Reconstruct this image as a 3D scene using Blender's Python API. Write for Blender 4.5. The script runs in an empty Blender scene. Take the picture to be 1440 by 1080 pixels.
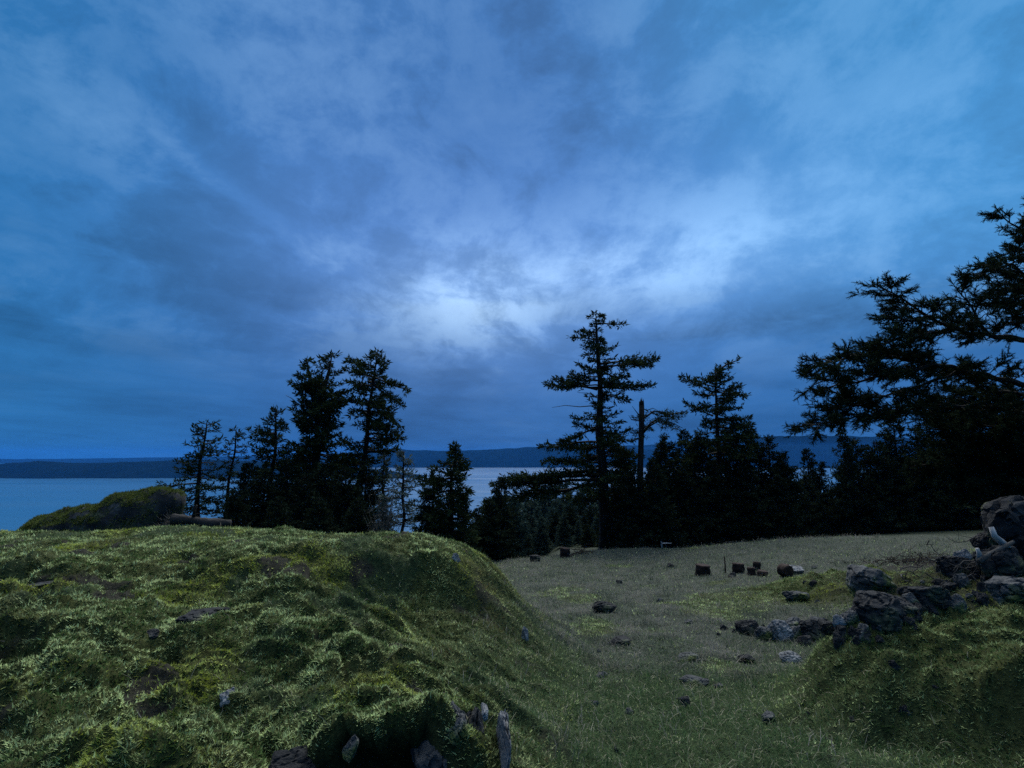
import bpy, bmesh, math, random
import numpy as np
from mathutils import Vector, noise as mnoise

random.seed(7)
RNG = np.random.default_rng(7)
S = bpy.context.scene
C = S.collection
PI = math.pi
R = math.radians

# ------------------------------------------------------------------ camera
EYE = 1.6
F = 720.0                       # focal length in photograph pixels (1440 wide)
PITCH = math.atan(100 / F)
ct, st = math.cos(PITCH), math.sin(PITCH)
cam_d = bpy.data.cameras.new('camera')
cam = bpy.data.objects.new('camera', cam_d)
C.objects.link(cam)
cam.location = (0, 0, EYE)
cam.rotation_euler = (PI / 2 + PITCH, 0, 0)
cam_d.sensor_width = 36
cam_d.lens = 36 * F / 1440
cam_d.clip_start = 0.05
cam_d.clip_end = 60000
S.camera = cam


def ray(px, py):
    u, v = (px - 720) / F, (540 - py) / F
    return np.array([u, ct - v * st, st + v * ct])


def P(px, py, Y):
    """World point seen at a photograph pixel, at forward distance Y."""
    d = ray(px, py)
    p = d * (Y / d[1])
    return np.array([p[0], p[1], p[2] + EYE])


def proj(p):
    x, y, z = p[0], p[1], p[2] - EYE
    fw = y * ct + z * st
    up = -y * st + z * ct
    return 720 + F * x / fw, 540 - F * up / fw


# ------------------------------------------------------------------ noise
def _hash(ix, iy, seed):
    h = (ix.astype(np.int64) * 374761393 + iy.astype(np.int64) * 668265263 + seed * 1442695041) & 0xFFFFFFFF
    h = ((h ^ (h >> 13)) * 1274126177) & 0xFFFFFFFF
    h = (h ^ (h >> 16)) & 0xFFFFFFFF
    return h


def gnoise(x, y, seed=0):
    x = np.asarray(x, float); y = np.asarray(y, float)
    ix = np.floor(x); iy = np.floor(y)
    fx = x - ix; fy = y - iy
    ux = fx * fx * fx * (fx * (fx * 6 - 15) + 10)
    uy = fy * fy * fy * (fy * (fy * 6 - 15) + 10)
    ix = ix.astype(np.int64); iy = iy.astype(np.int64)

    def g(ax, ay, dx, dy):
        a = _hash(ax, ay, seed) * (2 * PI / 4294967296.0)
        return np.cos(a) * dx + np.sin(a) * dy
    n00 = g(ix, iy, fx, fy); n10 = g(ix + 1, iy, fx - 1, fy)
    n01 = g(ix, iy + 1, fx, fy - 1); n11 = g(ix + 1, iy + 1, fx - 1, fy - 1)
    return ((n00 * (1 - ux) + n10 * ux) * (1 - uy) + (n01 * (1 - ux) + n11 * ux) * uy) * 1.5


def fbm(x, y, seed=0, oct=4, gain=0.5):
    s = 0; a = 1; t = 0
    for o in range(oct):
        s = s + a * gnoise(x, y, seed + o * 17); t += a
        x = x * 2.03 + 11.3; y = y * 2.03 - 7.1; a *= gain
    return s / t


def domes(x, y, seed=0):
    """Rounded cushions, one per jittered cell, each of its own height; 0 in the creases."""
    x = np.asarray(x, float); y = np.asarray(y, float)
    ix = np.floor(x).astype(np.int64); iy = np.floor(y).astype(np.int64)
    best = np.zeros_like(x)
    for dx in (-1, 0, 1):
        for dy in (-1, 0, 1):
            h = _hash(ix + dx, iy + dy, seed)
            px = ix + dx + (h & 1023) / 1023.0; py = iy + dy + ((h >> 10) & 1023) / 1023.0
            hh = 0.45 + 0.55 * ((h >> 20) & 1023) / 1023.0
            q = 1 - ((x - px) ** 2 + (y - py) ** 2) / 0.80
            np.maximum(best, np.sqrt(np.maximum(q, 0)) * hh, out=best)
    return best


def SS(x, a, b):
    t = np.clip((x - a) / (b - a), 0, 1)
    return t * t * (3 - 2 * t)


def softplus(x, k=1.0):
    return np.where(x / k > 30, x, k * np.log1p(np.exp(np.clip(x / k, -60, 30))))


# ------------------------------------------------------------------ terrain
def bump(x, y, cx, cy, rx, ry, h, rot=0):
    c, s = math.cos(rot), math.sin(rot)
    dx, dy = x - cx, y - cy
    a = (dx * c + dy * s) / rx; b = (-dx * s + dy * c) / ry
    q = a * a + b * b
    return h * np.exp(-q - 0.25 * q * q)


EDGE_Y = [-2, 0.5, 2, 2.5, 3, 4, 5, 6, 7, 8.5, 12, 30]
EDGE_0 = [-1.2, -0.9, -0.55, -0.35, -0.55, -1.35, -1.35, -0.75, -0.6, -1.6, -3.5, -5]
EDGE_1 = [-0.4, -0.2, 0.38, 0.62, 0.80, 0.93, 1.06, 1.05, 1.0, 0.8, 0.5, 0]


def mound_w(x, y):
    x0 = np.interp(y, EDGE_Y, EDGE_0); x1 = np.interp(y, EDGE_Y, EDGE_1)
    w = 0.10 * gnoise(x * 1.3 + 3, y * 1.9, 41) + 0.05 * gnoise(x * 3, y * 4, 42)
    return 1 - SS(x + w, x0, x1)


def right_w(x, y):
    a = np.exp(-(((x - 3.75) / 1.45) ** 2 + ((y - 4.3) / 0.95) ** 2) ** 2)
    b = SS(x - 0.25 * (y - 6), 4.0, 5.2) * (1 - SS(y, 10.5, 13)) * SS(y, 3.5, 6.5)
    c = np.exp(-(((x - 6.3) / 1.9) ** 2 + ((y - 10.4) / 1.1) ** 2) ** 2)
    return np.clip(a + b + c, 0, 1)


def ledge_w(x, y):
    yl = 2.70 + 0.06 * np.sin(9 * x) + 0.06 * gnoise(x * 6, y * 0 + 2, 5)
    return (1 - SS(y, yl - 0.06, yl + 0.05)) * SS(x, -1.2, -0.95) * (1 - SS(x, 0.02, 0.14))


def Z(x, y):
    x = np.asarray(x, float); y = np.asarray(y, float)
    r = np.hypot(x, y)
    yy = np.maximum(y, -3)
    hf = 1.54 + 0.115 * np.minimum(yy, 60) - 0.06 * np.clip(x - 4, 0, 18)
    hf = hf - bump(x, y, 6.3, 10.4, 1.6, 0.8, 0.34) - 0.66 * np.exp(-(((x - 3.75 + 0.12 * gnoise(x * 2, y * 2, 55)) / 1.35) ** 2 + ((y - 4.35 + 0.10 * gnoise(x * 2.3, y * 2.3, 56)) / 0.85) ** 2) ** 3 * 1.1)
    hf = hf - 0.75 * SS(x, 4.8, 7.6) * SS(y, 4.0, 6.3) * (1 - SS(y, 8.0, 10.5))
    hf = hf - bump(x, y, 5.3, 7.7, 0.9, 0.5, 0.34, 0.3) - bump(x, y, 4.4, 21.5, 2.0, 1.5, 0.22)
    hf = hf - bump(x, y, 11.0, 20.5, 5, 2.0, 0.25) - bump(x, y, 3.2, 2.9, 0.5, 0.3, 0.12)
    m = mound_w(x, y)
    yc = np.interp(-x, [0, 1, 5, 8, 14], [6.0, 6.3, 7.4, 8.0, 9.0])
    hp = 1.60 - 0.088 * np.clip(yy, 0, 40) - 0.085 * SS(y, 4.6, 6.0) * SS(-x, 0.2, 1.2) * (1 - 0.7 * SS(-x, 4.5, 6.5)) + 0.055 * np.clip(-x - 3.6, 0, 12)
    hp = hp + 0.36 * softplus(y - yc, 0.35)
    hp = hp - bump(x, y, -0.55, 3.1, 0.62, 0.42, 0.13) + bump(x, y, -0.85, 4.1, 0.7, 0.35, 0.12) + bump(x, y, -0.75, 5.0, 0.35, 0.45, 0.10)
    hp = hp - bump(x, y, -1.5, 5.7, 1.3, 0.8, 0.11) - bump(x, y, -3.1, 4.3, 0.8, 0.4, 0.10, -0.5)
    hp = hp - bump(x, y, -2.1, 2.9, 0.9, 0.35, 0.09, -0.6) + bump(x, y, -2.2, 3.7, 0.8, 0.25, 0.07, -0.5)
    hp = hp - bump(x, y, -4.3, 4.9, 0.9, 0.35, 0.09) - bump(x, y, -1.6, 2.35, 0.5, 0.2, 0.06)
    lip = 0.12 * gnoise(x * 2.2 + 7, y * 0, 88) + 0.05 * gnoise(x * 6, y * 0, 89)
    hp = hp + 0.26 * (1 - SS(y + lip, 5.25, 5.50)) * SS(y, 3.7, 5.0) * SS(x, -2.0, -1.2)
    hp = hp + 0.70 * ledge_w(x, y)
    h = m * hp + (1 - m) * hf
    edge = 22 + 0.8 * gnoise(x / 4.0, y * 0, 77) + np.clip((x - 12) * 0.25, -1, 3)
    wood = SS(x + 0.03 * y, -1.0, 4.0)          # a wooded shoulder carries the belt of trees before the slope drops
    h = h + (1 - m) * softplus(y - edge, 0.5) * (0.5 * (1 - wood) + 0.02 * wood) + 0.42 * softplus(r - 27 - 18 * wood, 2.0)
    # relief: cushions of moss on the mounds, small tussocks in the field
    w = np.clip(m + right_w(x, y), 0, 1)
    fade = 1 / (1 + (r / 16) ** 2)
    wx = x + 0.10 * gnoise(x * 3.1, y * 3.1, 8); wy = y + 0.10 * gnoise(x * 3.1, y * 3.1, 9)
    t1 = fbm(wx / 1.35 + 0.35 * wy, wy / 0.85, 61, 3); t2 = fbm(wx / 0.60 - 0.3 * wy, wy / 0.42, 67, 3)
    terr = 0.085 * SS(t1, -0.05, 0.04) + 0.08 * SS(t1, 0.16, 0.25) + 0.07 * SS(t1, -0.27, -0.18) + 0.04 * SS(t2, -0.03, 0.06) + 0.035 * SS(t2, 0.18, 0.27)
    amp = 0.30 + 0.85 * SS(gnoise(x / 0.9, y / 0.9, 64), -0.25, 0.4)
    cush = terr - 0.10 + amp * np.abs(gnoise(wx / 0.5, wy / 0.42, 1)) * 0.12 + (0.5 + 0.5 * amp) * domes(wx / 0.25, wy / 0.22, 2) * 0.075 \
        + domes(wx / 0.095, wy / 0.085, 3) * 0.058 + gnoise(x / 0.034, y / 0.034, 6) * 0.009
    cush = cush * (1 - 0.55 * ledge_w(x, y)) 
    tus = fbm(x / 1.7, y / 1.5, 4, 3) * 0.10 + np.abs(gnoise(x / 0.3, y / 0.3, 12)) * 0.035 + gnoise(x / 0.07, y / 0.07, 13) * 0.010
    big = fbm(x / 14, y / 14, 21, 4) * 3.0 * SS(r, 30, 90)
    zz = EYE - h + (w * (cush - 0.13 + 0.08 * gnoise(x / 1.3 + 4, y / 1.0, 63)) * (1 - 0.6 * m * SS(y, 4.6, 6.4)) + (1 - w) * tus) * (0.25 + 0.75 * fade) + big
    return np.maximum(zz, -100.6)


def crease(x, y):
    wx = x + 0.10 * gnoise(x * 3.1, y * 3.1, 8); wy = y + 0.10 * gnoise(x * 3.1, y * 3.1, 9)
    return np.minimum(domes(wx / 0.25, wy / 0.22, 2), domes(wx / 0.095, wy / 0.085, 3))


def z1(x, y):
    return float(Z(np.array([x]), np.array([y]))[0])


def hit(px, py, tmax=60):
    d = ray(px, py)
    t = np.geomspace(0.8, tmax, 3000)
    X, Y_, Zr = d[0] * t, d[1] * t, d[2] * t + EYE
    below = np.nonzero(Zr <= Z(X, Y_))[0]
    k = below[0] if len(below) else len(t) - 1
    return np.array([X[k], Y_[k], z1(X[k], Y_[k])])


# ------------------------------------------------------------------ mesh helpers
def raw_mesh(name, verts, faces_list, cols=None, smooth=False):
    """faces_list: list of integer arrays, each (n, k)."""
    me = bpy.data.meshes.new(name)
    verts = np.asarray(verts, np.float32)
    me.vertices.add(len(verts))
    me.vertices.foreach_set('co', verts.ravel())
    loops = np.concatenate([np.asarray(f, np.int32).ravel() for f in faces_list])
    tot = np.concatenate([np.full(len(f), f.shape[1], np.int32) for f in map(np.asarray, faces_list)])
    start = np.concatenate([[0], np.cumsum(tot)[:-1]]).astype(np.int32)
    me.loops.add(len(loops)); me.loops.foreach_set('vertex_index', loops)
    me.polygons.add(len(tot))
    me.polygons.foreach_set('loop_start', start)
    me.polygons.foreach_set('loop_total', tot)
    me.polygons.foreach_set('use_smooth', np.full(len(tot), bool(smooth)))
    if cols is not None:
        ca = me.color_attributes.new('tint', 'FLOAT_COLOR', 'POINT')
        cc = np.ones((len(verts), 4), np.float32); cc[:, :cols.shape[1]] = cols
        ca.data.foreach_set('color', cc.ravel())
    me.update(calc_edges=True)
    me.validate()
    return me


def obj(name, me, material=None, parent=None):
    o = bpy.data.objects.new(name, me)
    C.objects.link(o)
    if material and me is not None:
        me.materials.clear(); me.materials.append(material)
    if parent is not None:
        o.parent = parent
    return o


def tag(o, label=None, cat=None, group=None, kind=None):
    if label: o['label'] = label
    if cat: o['category'] = cat
    if group: o['group'] = group
    if kind: o['kind'] = kind
    return o


def empty(name, loc, label, cat, group=None, rz=0):
    o = bpy.data.objects.new(name, None)
    o.empty_display_size = 0.2
    C.objects.link(o)
    o.location = tuple(loc); o.rotation_euler = (0, 0, rz)
    return tag(o, label, cat, group)


class Tubes:
    def __init__(self):
        self.v = []; self.q = []; self.t = []; self.n = 0

    def add(self, pts, radii, sides=6, cap=True, rough=0.0, seed=0):
        pts = np.asarray(pts, float); n = len(pts)
        radii = np.broadcast_to(np.asarray(radii, float), (n,))
        tan = np.gradient(pts, axis=0)
        tan /= np.linalg.norm(tan, axis=1)[:, None] + 1e-9
        ref = np.array([0, 0, 1.0]) if abs(tan[:, 2]).mean() < 0.8 else np.array([1.0, 0, 0])
        a = np.cross(tan, ref); a /= np.linalg.norm(a, axis=1)[:, None] + 1e-9
        b = np.cross(tan, a)
        ang = np.arange(sides) * 2 * PI / sides
        rr = radii[:, None] * np.ones(sides)
        if rough:
            k = np.arange(sides)[None, :] * 1.7
            rr = rr * (1 + rough * gnoise(np.arange(n)[:, None] * 0.6 + k * 0, k + seed * 3.1, seed))
        V = pts[:, None, :] + rr[..., None] * (np.cos(ang)[None, :, None] * a[:, None, :] + np.sin(ang)[None, :, None] * b[:, None, :])
        self.v.append(V.reshape(-1, 3))
        i = np.arange(n - 1)[:, None] * sides; j = np.arange(sides)[None, :]; j2 = (j + 1) % sides
        Q = np.stack([i + j, i + j2, i + sides + j2, i + sides + j], -1).reshape(-1, 4) + self.n
        self.q.append(Q)
        self.n += n * sides
        if cap:
            for row, base, flip in ((0, self.n - n * sides, True), (n - 1, self.n - sides, False)):
                self.v.append(pts[row][None, :]); c = self.n; self.n += 1
                k = np.arange(sides)
                t = np.stack([base + k, base + (k + 1) % sides, np.full(sides, c)], -1)
                self.t.append(t[:, ::-1] if flip else t)

    def mesh(self, name, smooth=True):
        fl = [np.concatenate(self.q)]
        if self.t: fl.append(np.concatenate(self.t))
        return raw_mesh(name, np.concatenate(self.v), fl, smooth=smooth)


# ------------------------------------------------------------------ materials
def new_mat(name):
    m = bpy.data.materials.new(name); m.use_nodes = True
    nt = m.node_tree; nt.nodes.clear()
    return m, nt


def N(nt, kind, **kw):
    n = nt.nodes.new(kind)
    for k, v in kw.items():
        if k.startswith('i_'):
            n.inputs[k[2:].replace('_', ' ')].default_value = v
        else:
            setattr(n, k, v)
    return n


def lk(nt, a, b):
    nt.links.new(a, b)


def leafy_mat(name, trans=0.3, vary=0.35, scale=9.0):
    """Foliage: colour from the tint attribute, a little light passing through."""
    m, nt = new_mat(name)
    out = N(nt, 'ShaderNodeOutputMaterial')
    at = N(nt, 'ShaderNodeAttribute', attribute_name='tint')
    geo = N(nt, 'ShaderNodeNewGeometry')
    no = N(nt, 'ShaderNodeTexNoise', i_Scale=scale, i_Detail=3.0)
    lk(nt, geo.outputs['Position'], no.inputs['Vector'])
    mr = N(nt, 'ShaderNodeMapRange'); mr.inputs[3].default_value = 1 - vary; mr.inputs[4].default_value = 1 + vary
    mr.inputs[1].default_value = 0.3; mr.inputs[2].default_value = 0.7
    lk(nt, no.outputs[0], mr.inputs[0])
    mul = N(nt, 'ShaderNodeVectorMath', operation='SCALE')
    lk(nt, at.outputs['Color'], mul.inputs[0]); lk(nt, mr.outputs[0], mul.inputs['Scale'])
    d = N(nt, 'ShaderNodeBsdfDiffuse'); t = N(nt, 'ShaderNodeBsdfTranslucent')
    mix = N(nt, 'ShaderNodeMixShader'); mix.inputs[0].default_value = trans
    lk(nt, mul.outputs[0], d.inputs['Color']); lk(nt, mul.outputs[0], t.inputs['Color'])
    lk(nt, d.outputs[0], mix.inputs[1]); lk(nt, t.outputs[0], mix.inputs[2])
    lk(nt, mix.outputs[0], out.inputs['Surface'])
    return m


def rough_mat(name, stops, scale=4.0, detail=8.0, rough=0.9, bump=0.4, bscale=18.0, dist=0.02, stretch=(1, 1, 1),
              second=None, coords='Object'):
    """Noise-coloured rough surface. second=(stops, scale, lo, hi): patches of another colour."""
    m, nt = new_mat(name)
    out = N(nt, 'ShaderNodeOutputMaterial')
    bs = N(nt, 'ShaderNodeBsdfPrincipled'); bs.inputs['Roughness'].default_value = rough
    bs.inputs['Specular IOR Level'].default_value = 0.25
    tc = N(nt, 'ShaderNodeTexCoord'); mp = N(nt, 'ShaderNodeMapping'); mp.inputs['Scale'].default_value = stretch
    lk(nt, tc.outputs[coords], mp.inputs[0])

    def ramp(stp, sc, dt=detail):
        n = N(nt, 'ShaderNodeTexNoise', i_Scale=sc, i_Detail=dt, i_Roughness=0.62)
        lk(nt, mp.outputs[0], n.inputs['Vector'])
        r_ = N(nt, 'ShaderNodeValToRGB')
        el = r_.color_ramp.elements
        while len(el) > 1: el.remove(el[-1])
        el[0].position = stp[0][0]; el[0].color = (*stp[0][1], 1)
        for p_, c_ in stp[1:]:
            e = el.new(p_); e.color = (*c_, 1)
        lk(nt, n.outputs[0], r_.inputs[0])
        return r_
    col = ramp(stops, scale).outputs[0]
    if second:
        n2 = N(nt, 'ShaderNodeTexNoise', i_Scale=second[1], i_Detail=6.0, i_Roughness=0.6)
        lk(nt, mp.outputs[0], n2.inputs['Vector'])
        mr = N(nt, 'ShaderNodeMapRange'); mr.inputs[1].default_value = second[2]; mr.inputs[2].default_value = second[3]
        lk(nt, n2.outputs[0], mr.inputs[0])
        mx = N(nt, 'ShaderNodeMix', data_type='RGBA')
        lk(nt, mr.outputs[0], mx.inputs[0]); lk(nt, col, mx.inputs[6]); lk(nt, ramp(second[0], scale * 2).outputs[0], mx.inputs[7])
        col = mx.outputs[2]
    lk(nt, col, bs.inputs['Base Color'])
    nb = N(nt, 'ShaderNodeTexNoise', i_Scale=bscale, i_Detail=8.0, i_Roughness=0.65)
    lk(nt, mp.outputs[0], nb.inputs['Vector'])
    bp = N(nt, 'ShaderNodeBump'); bp.inputs['Strength'].default_value = bump; bp.inputs['Distance'].default_value = dist
    lk(nt, nb.outputs[0], bp.inputs['Height']); lk(nt, bp.outputs[0], bs.inputs['Normal'])
    lk(nt, bs.outputs[0], out.inputs['Surface'])
    return m


M_ROCK = rough_mat('grey rock', [(0.3, (0.02, 0.022, 0.026)), (0.5, (0.06, 0.064, 0.068)), (0.66, (0.16, 0.165, 0.17)), (0.8, (0.30, 0.31, 0.31))],
                   scale=3.5, bump=0.8, bscale=14, dist=0.03,
                   second=([(0.4, (0.04, 0.055, 0.015)), (0.7, (0.10, 0.12, 0.04))], 2.2, 0.52, 0.6))
M_ROCKD = rough_mat('dark rock', [(0.3, (0.007, 0.008, 0.010)), (0.55, (0.022, 0.024, 0.027)), (0.72, (0.075, 0.08, 0.085))],
                    scale=3.0, bump=0.8, bscale=12, dist=0.04,
                    second=([(0.4, (0.035, 0.045, 0.02)), (0.7, (0.08, 0.09, 0.05))], 1.7, 0.55, 0.66))
M_ROCKP = rough_mat('pale rock', [(0.3, (0.05, 0.055, 0.06)), (0.5, (0.15, 0.155, 0.165)), (0.72, (0.34, 0.35, 0.36))],
                    scale=5.0, bump=0.8, bscale=16, dist=0.02)
M_BARK = rough_mat('fir bark', [(0.3, (0.004, 0.0034, 0.003)), (0.55, (0.010, 0.0085, 0.0075)), (0.75, (0.024, 0.021, 0.019))],
                   scale=5, bump=1.0, bscale=9, dist=0.05, stretch=(1, 1, 0.25))
M_DEAD = rough_mat('weathered dead wood', [(0.3, (0.03, 0.028, 0.026)), (0.55, (0.075, 0.072, 0.068)), (0.75, (0.16, 0.155, 0.15))],
                   scale=4, bump=0.8, bscale=12, dist=0.02)
M_LOGG = rough_mat('grey log wood', [(0.3, (0.012, 0.011, 0.011)), (0.55, (0.032, 0.03, 0.029)), (0.75, (0.085, 0.08, 0.078))], scale=5, bump=1.0, bscale=14, dist=0.03, stretch=(0.3, 1, 1))
M_PALEW = rough_mat('bleached wood', [(0.3, (0.16, 0.16, 0.16)), (0.6, (0.38, 0.38, 0.38))], scale=6, bump=0.5, bscale=14, dist=0.01)
M_LOGB = rough_mat('reddish bark', [(0.3, (0.008, 0.005, 0.0045)), (0.55, (0.022, 0.013, 0.011)), (0.78, (0.05, 0.032, 0.028))], scale=6, bump=1.0, bscale=16, dist=0.02)
M_LOGC = rough_mat('dark cut wood', [(0.3, (0.012, 0.008, 0.007)), (0.6, (0.034, 0.021, 0.018))], scale=7, bump=0.5, bscale=22, dist=0.01)
M_NEEDLE = leafy_mat('fir needles', trans=0.12, vary=0.4, scale=2.0)
M_MOSS = leafy_mat('moss fronds', trans=0.35, vary=0.25, scale=5.0)
M_GRASS = leafy_mat('grass blades', trans=0.35, vary=0.25, scale=4.0)


def ground_mat():
    m, nt = new_mat('ground turf')
    out = N(nt, 'ShaderNodeOutputMaterial')
    bs = N(nt, 'ShaderNodeBsdfPrincipled'); bs.inputs['Roughness'].default_value = 0.95
    bs.inputs['Specular IOR Level'].default_value = 0.1
    at = N(nt, 'ShaderNodeAttribute', attribute_name='tint')
    geo = N(nt, 'ShaderNodeNewGeometry')
    n1 = N(nt, 'ShaderNodeTexNoise', i_Scale=26.0, i_Detail=8.0, i_Roughness=0.7)
    lk(nt, geo.outputs['Position'], n1.inputs['Vector'])
    mr = N(nt, 'ShaderNodeMapRange'); mr.inputs[1].default_value = 0.3; mr.inputs[2].default_value = 0.72
    mr.inputs[3].default_value = 0.35; mr.inputs[4].default_value = 1.6
    lk(nt, n1.outputs[0], mr.inputs[0])
    mul = N(nt, 'ShaderNodeVectorMath', operation='SCALE')
    lk(nt, at.outputs['Color'], mul.inputs[0]); lk(nt, mr.outputs[0], mul.inputs['Scale'])
    lk(nt, mul.outputs[0], bs.inputs['Base Color'])
    n2 = N(nt, 'ShaderNodeTexNoise', i_Scale=60.0, i_Detail=6.0, i_Roughness=0.7)
    lk(nt, geo.outputs['Position'], n2.inputs['Vector'])
    bp = N(nt, 'ShaderNodeBump'); bp.inputs['Strength'].default_value = 0.9; bp.inputs['Distance'].default_value = 0.03
    lk(nt, n2.outputs[0], bp.inputs['Height']); lk(nt, bp.outputs[0], bs.inputs['Normal'])
    lk(nt, bs.outputs[0], out.inputs['Surface'])
    return m


# ------------------------------------------------------------------ ground cover masks
def masks(x, y):
    m = mound_w(x, y); rw = right_w(x, y) * (1 - m)
    f = np.clip(1 - m - rw, 0, 1)
    n1 = fbm(x / 0.95, y / 0.8, 101, 3); n2 = fbm(x / 0.6 + 9, y / 0.45, 131, 3); n3 = fbm(x / 2.2, y / 1.8, 151, 3)
    led = ledge_w(x, y)
    moss = m * (1 - 0.9 * SS(n1, 0.14, 0.30)) + rw * 0.95 + 0.6 * f * SS(n3 + 0.35 * SS(x, 2.0, 5.0) * (1 - SS(y, 9, 12)) - 0.12 - 0.2 * (y > 14), 0.10, 0.28)
    soil = SS(n2, 0.26, 0.36) * (0.9 * m + 0.12 * rw + 0.30 * f) + 0.8 * led
    soil = soil + 0.5 * SS(x - 0.25 * (y - 6), 4.0, 5.2) * (1 - SS(y, 9.0, 11)) * SS(y, 5.1, 5.9) * SS(n1, -0.55, -0.1)
    burnt = np.exp(-(((x - 9.9) / 1.5) ** 2 + ((y - 12.7 - 0.15 * gnoise(x, y, 3)) / 0.7) ** 2) ** 2)
    soil = np.clip(soil + burnt, 0, 1)
    moss = np.clip(moss, 0, 1) * (1 - soil)
    dry = f * SS(y + 2.0 * n3, 4.6, 7.2) * (1 - moss) * (1 - soil)
    grass = np.clip(1 - moss - soil - dry, 0, 1)
    return m, rw, f, moss, soil, dry, grass, n1, n2, n3


def rgb(*c):
    return np.array(c, float)


# ------------------------------------------------------------------ ground sheet
def build_ground():
    az = np.concatenate([np.linspace(-180, -66, 50, endpoint=False), np.linspace(-66, 66, 1000, endpoint=False), np.linspace(66, 180, 50, endpoint=False)])
    az = np.radians(az)
    rr = np.concatenate([[0.02, 0.2], np.geomspace(0.4, 1.6, 26, endpoint=False), np.geomspace(1.6, 30, 620, endpoint=False), np.geomspace(30, 420, 90)])
    A, RR = np.meshgrid(az, rr)
    X = RR * np.sin(A); Y = RR * np.cos(A)
    zz = Z(X.ravel(), Y.ravel())
    yf = Y.ravel()
    xf = X.ravel()
    back = 0.34 * SS(ledge_w(xf, yf), 0.12, 0.55) * SS(xf, -1.05, -0.85) * (1 - SS(xf, -0.52, -0.36)) * np.exp(-np.clip(2.7 - yf, 0, 9) / 0.5)
    V = np.stack([xf, yf + back, zz], -1)
    n, k = len(rr), len(az)
    i = np.arange(n - 1)[:, None] * k; j = np.arange(k)[None, :]; j2 = (j + 1) % k
    Q = np.stack([i + j, i + k + j, i + k + j2, i + j2], -1).reshape(-1, 4)[:, ::-1]
    x, y = X.ravel(), Y.ravel()
    m, rw, f, moss, soil, dry, grass, n1, n2, n3 = masks(x, y)
    col = moss[:, None] * rgb(0.050, 0.060, 0.020) + soil[:, None] * rgb(0.030, 0.028, 0.024) \
        + dry[:, None] * rgb(0.055, 0.066, 0.052) + grass[:, None] * rgb(0.032, 0.05, 0.022)
    far = SS(np.hypot(x, y), 24, 32)[:, None]
    col = col * (1 - far) + far * rgb(0.02, 0.028, 0.014)
    o = obj('ground', raw_mesh('ground', V, [Q], col, smooth=True), ground_mat())
    tag(o, kind='structure')


build_ground()


# ------------------------------------------------------------------ moss and grass cover
def scatter(n, rmin, rmax, az=58):
    r = np.exp(RNG.uniform(math.log(rmin), math.log(rmax), n))
    a = np.radians(RNG.uniform(-az, az, n))
    return r * np.sin(a), r * np.cos(a), r


def slope_normal(x, y, z):
    e = 0.05
    nx = -(Z(x + e, y) - z) / e; ny = -(Z(x, y + e) - z) / e
    n = np.stack([nx, ny, np.ones_like(nx)], -1)
    return n / np.linalg.norm(n, axis=1)[:, None]


def blades(name, x, y, length, width, lean, col, nseg2, droop=0.5, sink=0.006, zn=None):
    z, nrm = zn if zn is not None else (None, None)
    n = len(x)
    if z is None:
        z = Z(x, y); nrm = slope_normal(x, y, z)
    base = np.stack([x, y, z - sink], -1)
    a = RNG.uniform(0, 2 * PI, n)
    side = np.stack([np.cos(a), np.sin(a), np.zeros(n)], -1)
    lv = np.stack([-np.sin(a), np.cos(a), np.zeros(n)], -1)
    # bring the lean direction into the surface plane
    lv = lv - nrm * (lv * nrm).sum(1)[:, None]
    up = nrm * 0.75 + np.array([0, 0, 0.25]); up /= np.linalg.norm(up, axis=1)[:, None]
    ln = RNG.uniform(0.3, 1.0, n) * lean
    d = up * np.cos(ln)[:, None] + lv * np.sin(ln)[:, None]
    if nseg2:
        ln2 = ln + droop * RNG.uniform(0.3, 1.2, n)
        d2 = up * np.cos(ln2)[:, None] + lv * np.sin(ln2)[:, None]
        mid = base + d * (length * 0.55)[:, None]
        tip = mid + d2 * (length * 0.5)[:, None]
        w = (side * width[:, None]) * 0.5
        V = np.stack([base - w, base + w, mid + w * 0.75, mid - w * 0.75, tip], 1).reshape(-1, 3)
        b = np.arange(n)[:, None] * 5
        fl = [b + np.array([0, 1, 2, 3]), b + np.array([3, 2, 4])]
        cc = np.repeat(col, 5, 0)
    else:
        tip = base + d * length[:, None]
        w = (side * width[:, None]) * 0.5
        V = np.stack([base - w, base + w, tip], 1).reshape(-1, 3)
        fl = [np.arange(n)[:, None] * 3 + np.array([0, 1, 2])]
        cc = np.repeat(col, 3, 0)
    return raw_mesh(name, V, fl, cc)


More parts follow.
